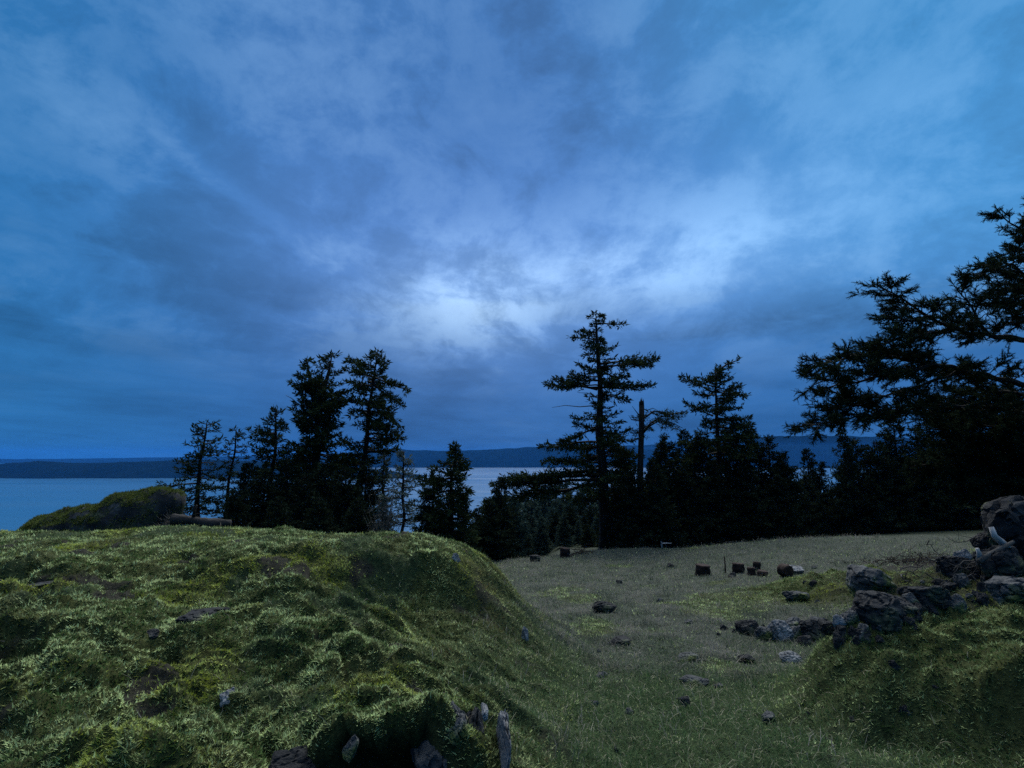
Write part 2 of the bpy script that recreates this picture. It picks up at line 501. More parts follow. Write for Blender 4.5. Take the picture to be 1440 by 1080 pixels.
def build_cover():
    # moss: short feathery fronds
    x, y, r = scatter(2100000, 1.6, 24)
    m, rw, f, moss, soil, dry, grass, n1, n2, n3 = masks(x, y)
    keep = (RNG.random(len(x)) < moss * 0.95 + 0.06) & (y > 0.5) & ((ledge_w(x, y) < 0.10) | (x > -0.36))
    x, y, r, m, rw, f, n1, n2, n3 = (q[keep] for q in (x, y, r, m, rw, f, n1, n2, n3))
    zz = Z(x, y); nn = slope_normal(x, y, zz); nz = nn[:, 2]
    keep = RNG.random(len(x)) < (0.15 + 0.85 * SS(crease(x, y), 0.10, 0.45)) * (0.85 + 0.15 * SS(nz, 0.35, 0.75))
    x, y, r, m, rw, f, n1, n2, n3, zz, nn = (q[keep] for q in (x, y, r, m, rw, f, n1, n2, n3, zz, nn))
    n = len(x)
    tone = 0.9 * gnoise(x / 0.32, y / 0.26, 301) + 1.0 * gnoise(x / 0.09, y / 0.085, 302) + RNG.normal(0, 0.36, n)
    pale = (SS(tone, -0.5, 0.7) * (1 - 0.35 * SS(rw, 0.2, 0.8)))[:, None]
    c = rgb(0.050, 0.095, 0.030) * (1 - pale) + rgb(0.45, 0.55, 0.26) * pale
    yel = SS(gnoise(x / 0.8 + 5, y / 0.7, 303) + RNG.normal(0, 0.12, n), 0.24, 0.5)[:, None] * (0.6 - 0.4 * f[:, None])
    c = c * (1 - yel) + rgb(0.30, 0.34, 0.035) * yel
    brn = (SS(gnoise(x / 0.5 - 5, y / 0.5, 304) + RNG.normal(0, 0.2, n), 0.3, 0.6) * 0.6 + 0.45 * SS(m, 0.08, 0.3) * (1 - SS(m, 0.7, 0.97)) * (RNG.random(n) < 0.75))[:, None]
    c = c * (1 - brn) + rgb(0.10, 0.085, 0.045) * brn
    c = c * (1 - 0.12 * SS(rw, 0.2, 0.8))[:, None] * RNG.uniform(0.65, 1.3, n)[:, None]  # moss on the right darkened, standing in for shade from trees and hill
    L = (0.014 + 0.028 * RNG.random(n) ** 1.6) * (0.55 + 0.085 * r); W = L * RNG.uniform(0.24, 0.46, n)
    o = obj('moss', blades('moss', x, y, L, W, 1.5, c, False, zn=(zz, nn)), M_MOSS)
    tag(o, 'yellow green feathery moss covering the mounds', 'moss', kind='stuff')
    # green grass
    x, y, r = scatter(420000, 1.25, 26)
    m, rw, f, moss, soil, dry, grass, n1, n2, n3 = masks(x, y)
    crest = m * SS(y, 5.0, 6.5) * 0.10
    keep = (RNG.random(len(x)) < grass * 0.8 + 0.006 * moss + 0.14 * dry + crest) & (y > 0.5) & (ledge_w(x, y) < 0.10)
    x, y, r, m = x[keep], y[keep], r[keep], m[keep]; n = len(x)
    t = RNG.random(n)[:, None]
    t = np.clip(t + 0.5 * gnoise(x / 0.5, y / 0.5, 321)[:, None], 0, 1)
    c = rgb(0.035, 0.075, 0.030) * (1 - t) + rgb(0.10, 0.145, 0.070) * t
    strw = (RNG.random(n) < 0.10)[:, None]
    c = np.where(strw, rgb(0.32, 0.31, 0.22), c)
    L = RNG.uniform(0.035, 0.12, n) * (0.7 + 0.5 * RNG.random(n)) * (1 - 0.4 * m); W = RNG.uniform(0.0022, 0.005, n) * (0.8 + 0.09 * r)
    o = obj('grass', blades('grass', x, y, L, W, 1.1, c, True, 0.8), M_GRASS)
    tag(o, 'short green grass in the hollows and the low field', 'grass', kind='stuff')
    # pale dry grass of the field
    x, y, r = scatter(420000, 2.0, 25)
    m, rw, f, moss, soil, dry, grass, n1, n2, n3 = masks(x, y)
    keep = (RNG.random(len(x)) < dry * 0.9 + 0.06 * grass * f + 0.006 * m) & (y > 0.5)
    x, y, r = x[keep], y[keep], r[keep]; n = len(x)
    t = (SS(gnoise(x / 0.7, y / 0.7, 311) + RNG.normal(0, 0.3, n), -0.5, 0.5))[:, None]
    c = rgb(0.055, 0.075, 0.055) * (1 - t) + rgb(0.235, 0.225, 0.20) * t
    L = RNG.uniform(0.035, 0.12, n) * (0.8 + 0.02 * r) * (0.55 + 1.1 * SS(gnoise(x / 0.45, y / 0.35, 312), -0.1, 0.35)); W = RNG.uniform(0.0022, 0.005, n) * (0.8 + 0.09 * r)
    o = obj('dry_grass', blades('dry_grass', x, y, L, W, 1.0, c, True, 0.7), M_GRASS)
    tag(o, 'pale withered grass standing in the low field', 'dry grass', kind='stuff')


build_cover()


# ------------------------------------------------------------------ water, far hills
def water_mat():
    m, nt = new_mat('sea water')
    out = N(nt, 'ShaderNodeOutputMaterial')
    bs = N(nt, 'ShaderNodeBsdfPrincipled')
    bs.inputs['Base Color'].default_value = (0.015, 0.09, 0.19, 1)
    bs.inputs['IOR'].default_value = 1.33
    geo = N(nt, 'ShaderNodeNewGeometry')
    mp = N(nt, 'ShaderNodeMapping'); mp.inputs['Scale'].default_value = (0.0018, 0.006, 1)
    lk(nt, geo.outputs['Position'], mp.inputs[0])
    n = N(nt, 'ShaderNodeTexNoise', i_Scale=1.0, i_Detail=6.0, i_Roughness=0.6)
    lk(nt, mp.outputs[0], n.inputs['Vector'])
    mr = N(nt, 'ShaderNodeMapRange'); mr.inputs[1].default_value = 0.35; mr.inputs[2].default_value = 0.65
    mr.inputs[3].default_value = 0.22; mr.inputs[4].default_value = 0.32
    lk(nt, n.outputs[0], mr.inputs[0]); lk(nt, mr.outputs[0], bs.inputs['Roughness'])
    lk(nt, bs.outputs[0], out.inputs['Surface'])
    return m


def build_sea():
    az = np.linspace(0, 2 * PI, 97)[:-1]; rr = np.array([0.0, 60, 300, 1000, 3000, 7000, 8900])
    V = [(0, 0, -100.0)]
    for q in rr[1:]:
        V += [(q * math.sin(a), q * math.cos(a), -100.0) for a in az]
    k = len(az); j = np.arange(k)
    T = np.stack([np.zeros(k, int), 1 + (j + 1) % k, 1 + j], -1)
    Q = np.concatenate([np.stack([1 + i * k + j, 1 + i * k + (j + 1) % k, 1 + (i + 1) * k + (j + 1) % k, 1 + (i + 1) * k + j], -1) for i in range(len(rr) - 2)])
    o = obj('sea', raw_mesh('sea', np.array(V), [T, Q]), water_mat())
    tag(o, kind='structure')


build_sea()
M_HILL = rough_mat('wooded hillside', [(0.35, (0.002, 0.007, 0.008)), (0.65, (0.005, 0.012, 0.012))], scale=0.02, bump=0.0)
M_HILL.node_tree.nodes['Principled BSDF'].inputs['Specular IOR Level'].default_value = 0.0


def hill(name, Y, line, depth, seed, back):
    """line: (px, top py, shore py); the shore stands where its ray meets the sea."""
    pxs = np.linspace(line[0][0], line[-1][0], 420)
    top = np.interp(pxs, [l[0] for l in line], [l[1] for l in line]) + 0.9 * fbm(pxs / 30, pxs * 0, seed, 4) + 0.5 * gnoise(pxs / 2.2, pxs * 0, seed + 2)
    V = []
    rows = 12
    for a, t in zip(pxs, top):
        x0 = (a - 720) / F * Y
        zt = (640 - t) / F * Y + EYE
        zt = max(zt, -100)
        for k in range(rows):
            s = k / (rows - 1)
            prof = math.sin(min(1, s * 2) * PI / 2) ** 0.9 if s < 0.5 else math.cos((s - 0.5) * PI) ** 1.2
            yy = Y - depth * 0.5 + depth * s + 60 * float(mnoise.noise((x0 / 300, seed, s * 3)))
            V.append((x0 * yy / Y, yy, -101 + (zt + 101) * prof * (1 + 0.06 * mnoise.noise((x0 / 120, s * 9, seed)) * (0 < s < 0.5 or s > 0.5))))
    n = len(pxs)
    i = np.arange(n - 1)[:, None] * rows; j = np.arange(rows - 1)[None, :]
    Q = np.stack([i + j, i + rows + j, i + rows + j + 1, i + j + 1], -1).reshape(-1, 4)
    o = obj(name, raw_mesh(name, np.array(V), [Q], smooth=True), M_HILL)
    tag(o, kind='structure')


hill('near_hills', 2500, [(-700, 662, 672), (-80, 653, 0), (0, 652, 0), (60, 648, 0), (120, 651, 0), (160, 650, 0), (250, 647, 0), (330, 647, 0), (420, 652, 0), (520, 658, 0), (600, 668, 0)], 420, 3, 0)
hill('middle_hills', 4700, [(380, 655, 0), (470, 640, 0), (560, 632, 0), (620, 634, 0), (690, 632, 0), (745, 629, 0), (800, 627, 0), (870, 630, 0), (950, 634, 0), (1020, 627, 0), (1120, 625, 0), (1200, 628, 0), (1500, 624, 0), (2000, 622, 0)], 900, 11, 0)
hill('far_hills', 7200, [(-900, 646, 0), (-100, 646, 0), (100, 645, 0), (240, 643, 0), (420, 640, 0), (600, 636, 0), (860, 628, 0), (980, 622, 0), (1080, 614, 0), (1180, 613, 0), (1320, 617, 0), (1600, 620, 0), (2200, 630, 0)], 1200, 19, 0)


# ------------------------------------------------------------------ rocks
def rock_mesh(name, sx, sy, sz, seed, npts=16, subdiv=3, amp=0.07, flat=0.0, freq=1.8, boxy=None):
    rnd = random.Random(seed)
    bm = bmesh.new()
    for _ in range(npts):
        while True:
            v = Vector((rnd.gauss(0, 1), rnd.gauss(0, 1), rnd.gauss(0, 1)))
            if v.length > 0.2: break
        v.normalize()
        if (seed % 3 == 0) if boxy is None else boxy:
            v *= 0.8 / max(abs(v.x), abs(v.y), abs(v.z)) ** 0.8
        v *= rnd.uniform(0.85, 1.05)
        bm.verts.new((v.x, v.y, max(v.z, -0.75)))
    res = bmesh.ops.convex_hull(bm, input=bm.verts)
    junk = [g for g in set(res['geom_interior'] + res['geom_unused']) if isinstance(g, bmesh.types.BMVert)]
    if junk: bmesh.ops.delete(bm, geom=junk, context='VERTS')
    bmesh.ops.bevel(bm, geom=list(bm.edges), offset=0.07, segments=1, affect='EDGES', clamp_overlap=True)
    bmesh.ops.triangulate(bm, faces=list(bm.faces))
    for _ in range(subdiv):
        long = [e for e in bm.edges if e.calc_length() > 0.11]
        if not long: break
        bmesh.ops.subdivide_edges(bm, edges=long, cuts=1, use_grid_fill=False)
        bmesh.ops.triangulate(bm, faces=[f for f in bm.faces if len(f.verts) > 3])
    bm.normal_update()
    off = Vector((seed * 3.7, seed * 1.3, 5))
    for v in bm.verts:
        d = mnoise.fractal(v.co * freq + off, 0.9, 2.1, 6) * amp + 0.6 * amp * mnoise.noise(v.co * 6 + off)
        cr = mnoise.voronoi(v.co * 2.1 + off)[0]
        d -= 1.6 * amp * max(0, 1 - (cr[1] - cr[0]) / 0.10)
        v.co += v.normal * d
    for v in bm.verts:
        v.co = Vector((v.co.x * sx / 2, v.co.y * sy / 2, v.co.z * sz / 2))
    xs = [[v.co[k] for v in bm.verts] for k in range(3)]
    lo = [min(q) for q in xs]; hi = [max(q) for q in xs]
    dim = (sx, sy, sz)
    for v in bm.verts:
        v.co = Vector([((v.co[k] - lo[k]) / (hi[k] - lo[k]) - 0.5) * dim[k] for k in range(3)])
    me = bpy.data.meshes.new(name); bm.to_mesh(me); bm.free()
    return me


def rock(px, py, wpx, hpx, label, mat=None, seed=1, sink=0.25, group=None, name='rock', rz=None, depth=0.8, npts=16, tilt=(0, 0)):
    p = hit(px, py)
    s = p[1] / F
    w, h = wpx * s, hpx * s
    me = rock_mesh(name, w, w * depth, h * (1 + sink), seed, npts=npts, subdiv=5 if wpx > 26 else 3)
    o = obj(name, me, mat or M_ROCK)
    yq = p[1] + w * depth * 0.3
    o.location = (p[0] * yq / p[1], yq, p[2] + h - h * (1 + sink) * 0.5)
    o.rotation_euler = (tilt[0], tilt[1], rz if rz is not None else (seed * 1.3) % 0.8 - 0.4)
    return tag(o, label, 'rock', group)


# ---- the big boulder beyond the crest, on the left
def boulder():
    Yb = 9.6
    s = Yb / F
    top = [(30, 762), (42, 752), (52, 738), (70, 725), (95, 717), (120, 713), (140, 708), (165, 698), (190, 692), (215, 688), (238, 688), (250, 692), (256, 702), (252, 716), (244, 730), (240, 748), (236, 765)]
    rnd = random.Random(3)
    cx = 148
    pxs = np.linspace(34, 256, 90)
    ty = np.interp(pxs, [38, 44, 52, 70, 95, 120, 140, 165, 190, 215, 238, 250, 256], [756, 748, 738, 725, 718, 713, 708, 698, 692, 688, 687, 691, 703])
    by = np.interp(pxs, [34, 60, 200, 226, 240, 250, 256], [775, 785, 785, 772, 742, 722, 708])
    V = []; k = 36
    for a, t, b in zip(pxs, ty, by):
        ptop = P(a, t, Yb); pbot = P(a, b, Yb)
        c = (ptop + pbot) / 2; hh = max((ptop[2] - pbot[2]) / 2, 0.01)
        ends = math.sin(min(1, max(0, (a - 34) / 222)) * PI) ** 0.5
        dd = 0.75 * ends + 0.02
        for i in range(k):
            an = 2 * PI * i / k
            cz, sy = math.cos(an), math.sin(an)
            # front face undercut: dark overhang below the top
            und = 0.22 * ends * max(0, -cz) * (1 if sy < 0 else 0)
            sg = lambda q: math.copysign(abs(q) ** 0.75, q)
            q = Vector((c[0], c[1] + dd * sg(sy) + und, c[2] + hh * sg(cz)))
            dn = mnoise.fractal(q * 2.4, 0.8, 2.1, 5) * 0.15 * ends
            dn2 = mnoise.noise(q * 7) * 0.03 * ends
            q += Vector((0, sy, cz)) * (dn + dn2)
            V.append(tuple(q))
    n = len(pxs)
    i = np.arange(n - 1)[:, None] * k; j = np.arange(k)[None, :]; j2 = (j + 1) % k
    Q = np.stack([i + j, i + k + j, i + k + j2, i + j2], -1).reshape(-1, 4)
    V = np.array(V)
    e0, e1 = V[:k].mean(0), V[-k:].mean(0)
    V = np.concatenate([V, [e0, e1]])
    jj = np.arange(k)
    T = np.concatenate([np.stack([jj, (jj + 1) % k, np.full(k, n * k)], -1), np.stack([(n - 1) * k + (jj + 1) % k, (n - 1) * k + jj, np.full(k, n * k + 1)], -1)])
    base = np.array([P(cx, 745, Yb)[0], Yb, z1(P(cx, 745, Yb)[0], Yb)])
    root = empty('boulder', base, 'large moss-capped boulder leaning right above the sea, behind the left crest', 'boulder')
    me = raw_mesh('rock_body', V - base, [Q, T], smooth=True)
    obj('rock_body', me, M_ROCKD, root)
    # moss cap: fronds over the upward faces
    me.calc_loop_triangles()
    nv = np.zeros((len(V), 3), np.float32); me.vertices.foreach_get('normal', nv.ravel())
    tri = np.array([t.vertices[:] for t in me.loop_triangles])
    Vl = (V - base)
    a, b, c = Vl[tri[:, 0]], Vl[tri[:, 1]], Vl[tri[:, 2]]
    fn = np.cross(b - a, c - a); ar = np.linalg.norm(fn, axis=1); fn = fn / (ar[:, None] + 1e-9)
    fn *= np.sign((fn * ((a + b + c) / 3 - np.array([0, 0, Vl[:, 2].mean()]) - np.stack([(a + b + c)[:, 0] / 3, 0 * a[:, 0], 0 * a[:, 0]], -1))).sum(1))[:, None]
    cen = (a + b + c) / 3 + base
    wgt = ar * SS(fn[:, 2] + 0.9 * fbm(cen[:, 0] * 2.2, cen[:, 1] * 1.5 + cen[:, 2] * 3, 71, 4), 0.2, 0.6)
    pick = RNG.choice(len(tri), 34000, p=wgt / wgt.sum())
    u = RNG.random((len(pick), 2)); sw = u.sum(1) > 1; u[sw] = 1 - u[sw]
    p = a[pick] + (b - a)[pick] * u[:, :1] + (c - a)[pick] * u[:, 1:]
    nn = fn[pick] + RNG.normal(0, 0.6, (len(pick), 3)); nn /= np.linalg.norm(nn, axis=1)[:, None]
    L = RNG.uniform(0.02, 0.06, len(pick))
    sd = RNG.normal(0, 1, (len(pick), 3)); sd /= np.linalg.norm(sd, axis=1)[:, None]
    w = sd * (L * 0.16)[:, None]
    VV = np.stack([p - w, p + w, p + nn * L[:, None]], 1).reshape(-1, 3)
    t = RNG.random(len(pick))[:, None]
    cc = rgb(0.04, 0.06, 0.014) * (1 - t) + rgb(0.13, 0.16, 0.05) * t
    obj('moss_cap', raw_mesh('moss_cap', VV, [np.arange(len(pick))[:, None] * 3 + np.array([0, 1, 2])], np.repeat(cc, 3, 0)), M_MOSS, root)


boulder()


def log_beside_boulder():
    a = P(240, 744, 7.3); b = P(325, 731, 7.55)
    n = 26
    t = np.linspace(0, 1, n)[:, None]
    pts = a * (1 - t) + b * t
    gz = Z(pts[:, 0], pts[:, 1])
    pts[:, 2] = np.polyval(np.polyfit(t[:, 0], gz, 1), t[:, 0]) + 0.055 + 0.012 * np.sin(t[:, 0] * 7) + 0.03 * t[:, 0]
    c = pts.mean(0)
    root = empty('fallen_log', (c[0], c[1], z1(c[0], c[1])), 'grey weathered fallen log lying beside the big boulder', 'log')
    T = Tubes(); T.add(pts - np.array(root.location), 0.07 + 0.010 * np.cos(t[:, 0] * 9) - 0.012 * t[:, 0], 14, True, 0.12, 5)
    obj('log_body', T.mesh('log_body'), M_LOGG, root)
    T = Tubes()
    q = pts[9] - np.array(root.location)
    T.add([q + (0, 0, 0.05), q + (0.03, -0.04, 0.16), q + (0.06, -0.05, 0.22)], [0.025, 0.018, 0.01], 6)
    obj('branch_stub', T.mesh('branch_stub'), M_LOGG, root)


log_beside_boulder()

# ------------------------------------------------------------------ conifers
class Tree:
    def __init__(self, seed):
        self.rnd = random.Random(seed); self.seed = seed
        self.trunk = Tubes(); self.limb = Tubes(); self.dead = Tubes()
        self.sp = []          # sprays: (pos, dir, length)

    def branch(self, p0, d, L, rise, r0, spray=0.26, bare=0.2, dens=1.0, tipup=0.35, droop=0.25, flat=0.35):
        """p0 start, d horizontal unit direction, L length, rise initial slope."""
        rnd = self.rnd
        n = 7
        pts = [np.array(p0, float)]
        wob = rnd.uniform(-0.35, 0.35)
        side = np.array([-d[1], d[0], 0.0])
        sl = rise
        for i in range(n):
            u = (i + 1) / n
            s_ = sl - droop * math.sin(u * PI) * 1.0 + tipup * max(0, u - 0.6) * 1.6
            st_ = np.array([d[0], d[1], s_]) + side * wob * (u - 0.4) + np.array([rnd.gauss(0, .10), rnd.gauss(0, .10), rnd.gauss(0, .10)])
            st_ /= np.linalg.norm(st_)
            pts.append(pts[-1] + st_ * (L / n))
        pts = np.array(pts)
        self.limb.add(pts, np.linspace(r0, 0.006, n + 1), 4, False)
        seg = np.diff(pts, axis=0)
        m = max(3, int(L / 0.10 * dens))
        for k in range(m):
            u = bare + (1 - bare) * (k + rnd.random()) / m
            f = u * n; i = min(int(f), n - 1)
            q = pts[i] + seg[i] * (f - i)
            t = seg[i] / np.linalg.norm(seg[i])
            tl = min(0.75, (0.14 + 0.38 * L * (1 - u * 0.8)) * rnd.uniform(0.5, 1.1))
            for sgn in (-1, 1):
                if rnd.random() < 0.12: continue
                w = t * rnd.uniform(0.4, 0.9) + side * sgn * rnd.uniform(0.5, 1.0) + np.array([0, 0, rnd.gauss(0.02, flat)])
                w /= np.linalg.norm(w)
                ns = max(1, int(tl / (spray * 0.55)))
                for e in range(ns):
                    self.sp.append((q + w * (tl * (e + 0.3) / ns), w, spray * rnd.uniform(0.7, 1.25)))
        self.sp.append((pts[-1], seg[-1] / np.linalg.norm(seg[-1]), spray * 1.2))
        return pts

    def foliage_mesh(self, name, base, ncl=4, col0=(0.012, 0.02, 0.010), col1=(0.04, 0.055, 0.024), width=0.2, spread=0.55):
        pos = np.array([s[0] for s in self.sp]) - base
        d = np.array([s[1] for s in self.sp]); L = np.array([s[2] for s in self.sp])
        rng = np.random.default_rng(self.seed)
        n = len(pos)
        V = []; Cc = []
        tint = rng.random(n)[:, None]
        for k in range(ncl):
            dd = d + rng.normal(0, spread, (n, 3)) + np.array([0, 0, 0.10]); dd /= np.linalg.norm(dd, axis=1)[:, None]
            sd = np.cross(dd, rng.normal(0, 1, (n, 3))); sd /= np.linalg.norm(sd, axis=1)[:, None] + 1e-9
            l = (L * rng.uniform(0.55, 1.0, n))[:, None]
            o_ = rng.normal(0, 0.03, (n, 3))
            a = pos + o_; m_ = a + dd * l * 0.45
            w = sd * l * width * 0.5
            V.append(np.stack([a, m_ - w, a + dd * l, m_ + w], 1))
            Cc.append(np.array(col0) * (1 - tint) + np.array(col1) * tint)
        V = np.concatenate(V).reshape(-1, 3)
        col = np.repeat(np.concatenate(Cc), 4, 0)
        q = np.arange(n * ncl)[:, None] * 4 + np.array([0, 1, 2, 3])
        return raw_mesh(name, V, [q], col)


def conifer(label, top, base_px, Y, prof, seed, cat='tree', group=None, name='fir_tree', nb=70, dens=1.0, spray=0.27, r0=0.14,
            start_py=None, leaders=(), extra=(), dead=(), rise=0.12, cols=None, droop=0.25, width=0.27, ncl=4, flat=0.35, ground=None):
    tr = Tree(seed); rnd = tr.rnd
    bx = (base_px - 720) / F * Y
    bz = z1(bx, Y) if ground is None else ground
    base = np.array([bx, Y, bz])
    tp = P(top[0], top[1], Y)
    n = 18
    t = np.linspace(0, 1, n)[:, None]
    path = base * (1 - t) + tp * t
    path[:, 0] += (0.06 * np.sin(t[:, 0] * 9 + seed) + 0.04 * np.sin(t[:, 0] * 17 + seed * 2)) * np.sin(t[:, 0] * PI)
    path[:, 1] += 0.1 * np.sin(t[:, 0] * 7 + seed * 1.7) * np.sin(t[:, 0] * PI)
    path[0, 2] -= 0.25
    rad = r0 * (1 - t[:, 0]) ** 0.8 + 0.018
    rad[0] *= 1.35
    tr.trunk.add(path - base, rad, 9, True, 0.12, seed)
    stems = [(path, prof, nb, start_py)]
    for ld in leaders:               # (start py, [(px,py)..], prof, nb)
        pts = [P(a, b, Y + 0.15 * k) for k, (a, b) in enumerate(ld[0])]
        lp = np.array(pts)
        tr.trunk.add(lp - base, np.linspace(r0 * 0.45, 0.02, len(lp)), 7, True, 0.1, seed + 3)
        stems.append((lp, ld[1], ld[2], ld[0][0][1]))
    for path_, prof_, nb_, spy in stems:
        pys = [q[0] for q in prof_]
        zt = path_[-1][2]
        spy = spy or pys[-1]
        zs = P(720, spy, Y)[2]
        for k in range(nb_):
            u = (k + rnd.random()) / nb_
            zq = zt - 0.05 - (zt - zs) * u
            x_ = np.interp(zq, path_[:, 2], path_[:, 0]); y_ = np.interp(zq, path_[:, 2], path_[:, 1])
            py = proj((x_, y_, zq))[1]
            lft = np.interp(py, pys, [q[1] for q in prof_]); rgt = np.interp(py, pys, [q[2] for q in prof_])
            az = rnd.uniform(0, 2 * PI)
            c, s = math.cos(az), math.sin(az)
            Lx = rgt if c > 0 else lft
            Lm = (Lx * abs(c) + 0.5 * (lft + rgt) * abs(s) * 0.85) / (abs(c) + abs(s) * 0.85)
            L = max(0.12, Lm * Y / F * rnd.choice((0.55, 0.8, 0.95, 1.05)) * rnd.uniform(0.85, 1.08))
            up = 1 - u
            tr.branch((x_, y_, zq), (c, s), L, rise + 0.35 * up ** 3 + rnd.gauss(0, 0.12), 0.012 + 0.022 * L ** 0.7, spray, 0.18 if L < 1 else 0.3, dens, droop=droop, flat=flat)
        tr.sp.append((path_[-1], np.array([0, 0, 1.0]), spray))
    for (px0, py0, px1, py1, dy, rs) in extra:      # a limb drawn out: pixel start, pixel end
        a = P(px0, py0, Y); b = P(px1, py1, Y + dy)
        v = b - a; L = np.linalg.norm(v); hz = np.hypot(v[0], v[1])
        tr.branch(a, (v[0] / hz, v[1] / hz), L * 1.04, v[2] / hz + rs, 0.03 + 0.012 * L, spray, 0.35, dens * 1.1, tipup=-rs * 1.2 if rs > 0 else 0.2, droop=0.1, flat=flat)
    dead_me = []
    for pl in dead:
        pts = np.array([P(a, b, Y - 0.3) for a, b in pl])
        T1 = Tubes(); T1.add(pts - base, np.linspace(0.03, 0.008, len(pts)), 5, False)
        dead_me.append(T1.mesh('dead_branch'))
    root = empty(name, base, label, cat, group)
    obj('trunk', tr.trunk.mesh('trunk'), M_BARK, root)
    for l in (tr.limb,):
        l.v = [v - base for v in l.v]
    obj('limbs', tr.limb.mesh('limbs'), M_BARK, root)
    kw = dict(width=width, ncl=ncl)
    if cols: kw.update(col0=cols[0], col1=cols[1])
    obj('crown', tr.foliage_mesh('crown', base, **kw), M_NEEDLE, root)
    for me in dead_me: obj('dead_branch', me, M_DEAD, root)
    return root


def copy_tree(o, label, group, loc, rz, sc):
    c = o.copy(); C.objects.link(c)
    c['label'] = label
    if group: c['group'] = group
    c.location = loc; c.rotation_euler = (0, 0, rz); c.scale = sc
    for ch in o.children:
        d = ch.copy(); C.objects.link(d); d.parent = c
    return c


# left group
conifer('leftmost open-crowned fir right of the big boulder, above the fallen log', (291, 594), 284, 21,
        [(594, 4, 4), (602, 14, 20), (615, 18, 22), (625, 22, 24), (638, 28, 26), (660, 34, 26), (678, 46, 24), (694, 36, 28), (730, 30, 26)], 11,
        nb=62, dens=0.8, spray=0.2, r0=0.12, start_py=725, rise=0.0)
conifer('slim sparse fir between the leftmost fir and the tall forked firs', (332, 603), 326, 22,
        [(603, 3, 3), (615, 9, 15), (632, 14, 20), (650, 14, 20), (680, 14, 16), (720, 16, 16)], 12, nb=44, dens=0.7, spray=0.19, r0=0.08, start_py=720, rise=0.0)
conifer('mid-height fir with a pointed top left of the tall forked fir', (389, 575), 385, 22,
        [(575, 4, 4), (588, 12, 14), (600, 22, 20), (612, 38, 22), (630, 32, 28), (655, 30, 30), (735, 46, 44)], 13, nb=95, dens=1.0, spray=0.22, r0=0.14, start_py=735)
conifer('tall dense fir with a forked ragged flat top in the left group', (450, 540), 444, 22.5,
        [(530, 30, 44), (556, 36, 56), (575, 32, 54), (600, 34, 44), (630, 42, 46), (660, 50, 50), (735, 66, 66)], 14, nb=140, dens=1.1, spray=0.27, r0=0.30, start_py=735,
        leaders=[([(446, 590), (440, 555), (434, 525), (431, 506)], [(506, 5, 8), (520, 10, 14), (540, 26, 14), (560, 20, 20)], 26),
                 ([(447, 590), (455, 550), (463, 520), (467, 498)], [(498, 8, 8), (512, 22, 18), (535, 18, 34), (570, 18, 30)], 30)],
        dead=[[(440, 590), (424, 572), (410, 560), (402, 556)], [(438, 600), (426, 588), (416, 584)]],
        extra=[(444, 575, 409, 540, -0.3, 0.1)])
conifer('tall fir leaning right with long branches swept right in the left group', (531, 494), 497, 23,
        [(494, 6, 8), (506, 22, 14), (516, 48, 20), (540, 48, 36), (560, 42, 46), (590, 30, 50), (610, 30, 50), (635, 36, 50), (660, 40, 40), (735, 50, 46)], 15, nb=105, dens=1.0, spray=0.26, r0=0.17, start_py=730, rise=0.05,
        extra=[(520, 528, 572, 548, 0.4, 0.15), (518, 536, 564, 570, -0.3, 0.15), (512, 580, 553, 610, 0.2, 0.15), (510, 560, 556, 596, -0.5, 0.1), (526, 515, 490, 512, 0.2, 0.15)])
conifer('small pale grey-green fir at the right end of the left group', (568, 635), 570, 19,
        [(635, 3, 3), (655, 14, 14), (680, 22, 24), (705, 26, 28), (735, 22, 24)], 16, nb=54, dens=0.9, spray=0.17, r0=0.06, start_py=738, cols=((0.05, 0.065, 0.05), (0.13, 0.16, 0.13)))
conifer('thin young fir beside the small pale fir', (541, 640), 541, 20,
        [(640, 3, 3), (660, 10, 11), (690, 14, 16), (735, 18, 18)], 17, nb=44, dens=0.8, spray=0.17, r0=0.06, start_py=735, cols=((0.025, 0.036, 0.024), (0.07, 0.09, 0.06)))
conifer('lone bushy fir with an arched left shoulder in front of the sea', (640, 627), 634, 16,
        [(627, 3, 3), (645, 12, 12), (660, 20, 22), (675, 40, 22), (690, 46, 24), (715, 44, 22), (745, 42, 34)], 18, nb=95, dens=1.15, spray=0.19, r0=0.08, start_py=750,
        extra=[(636, 668, 606, 664, -0.2, 0.25), (636, 672, 600, 690, -0.4, 0.35), (636, 655, 622, 652, 0, 0.2), (640, 672, 662, 690, 0, -0.1)])

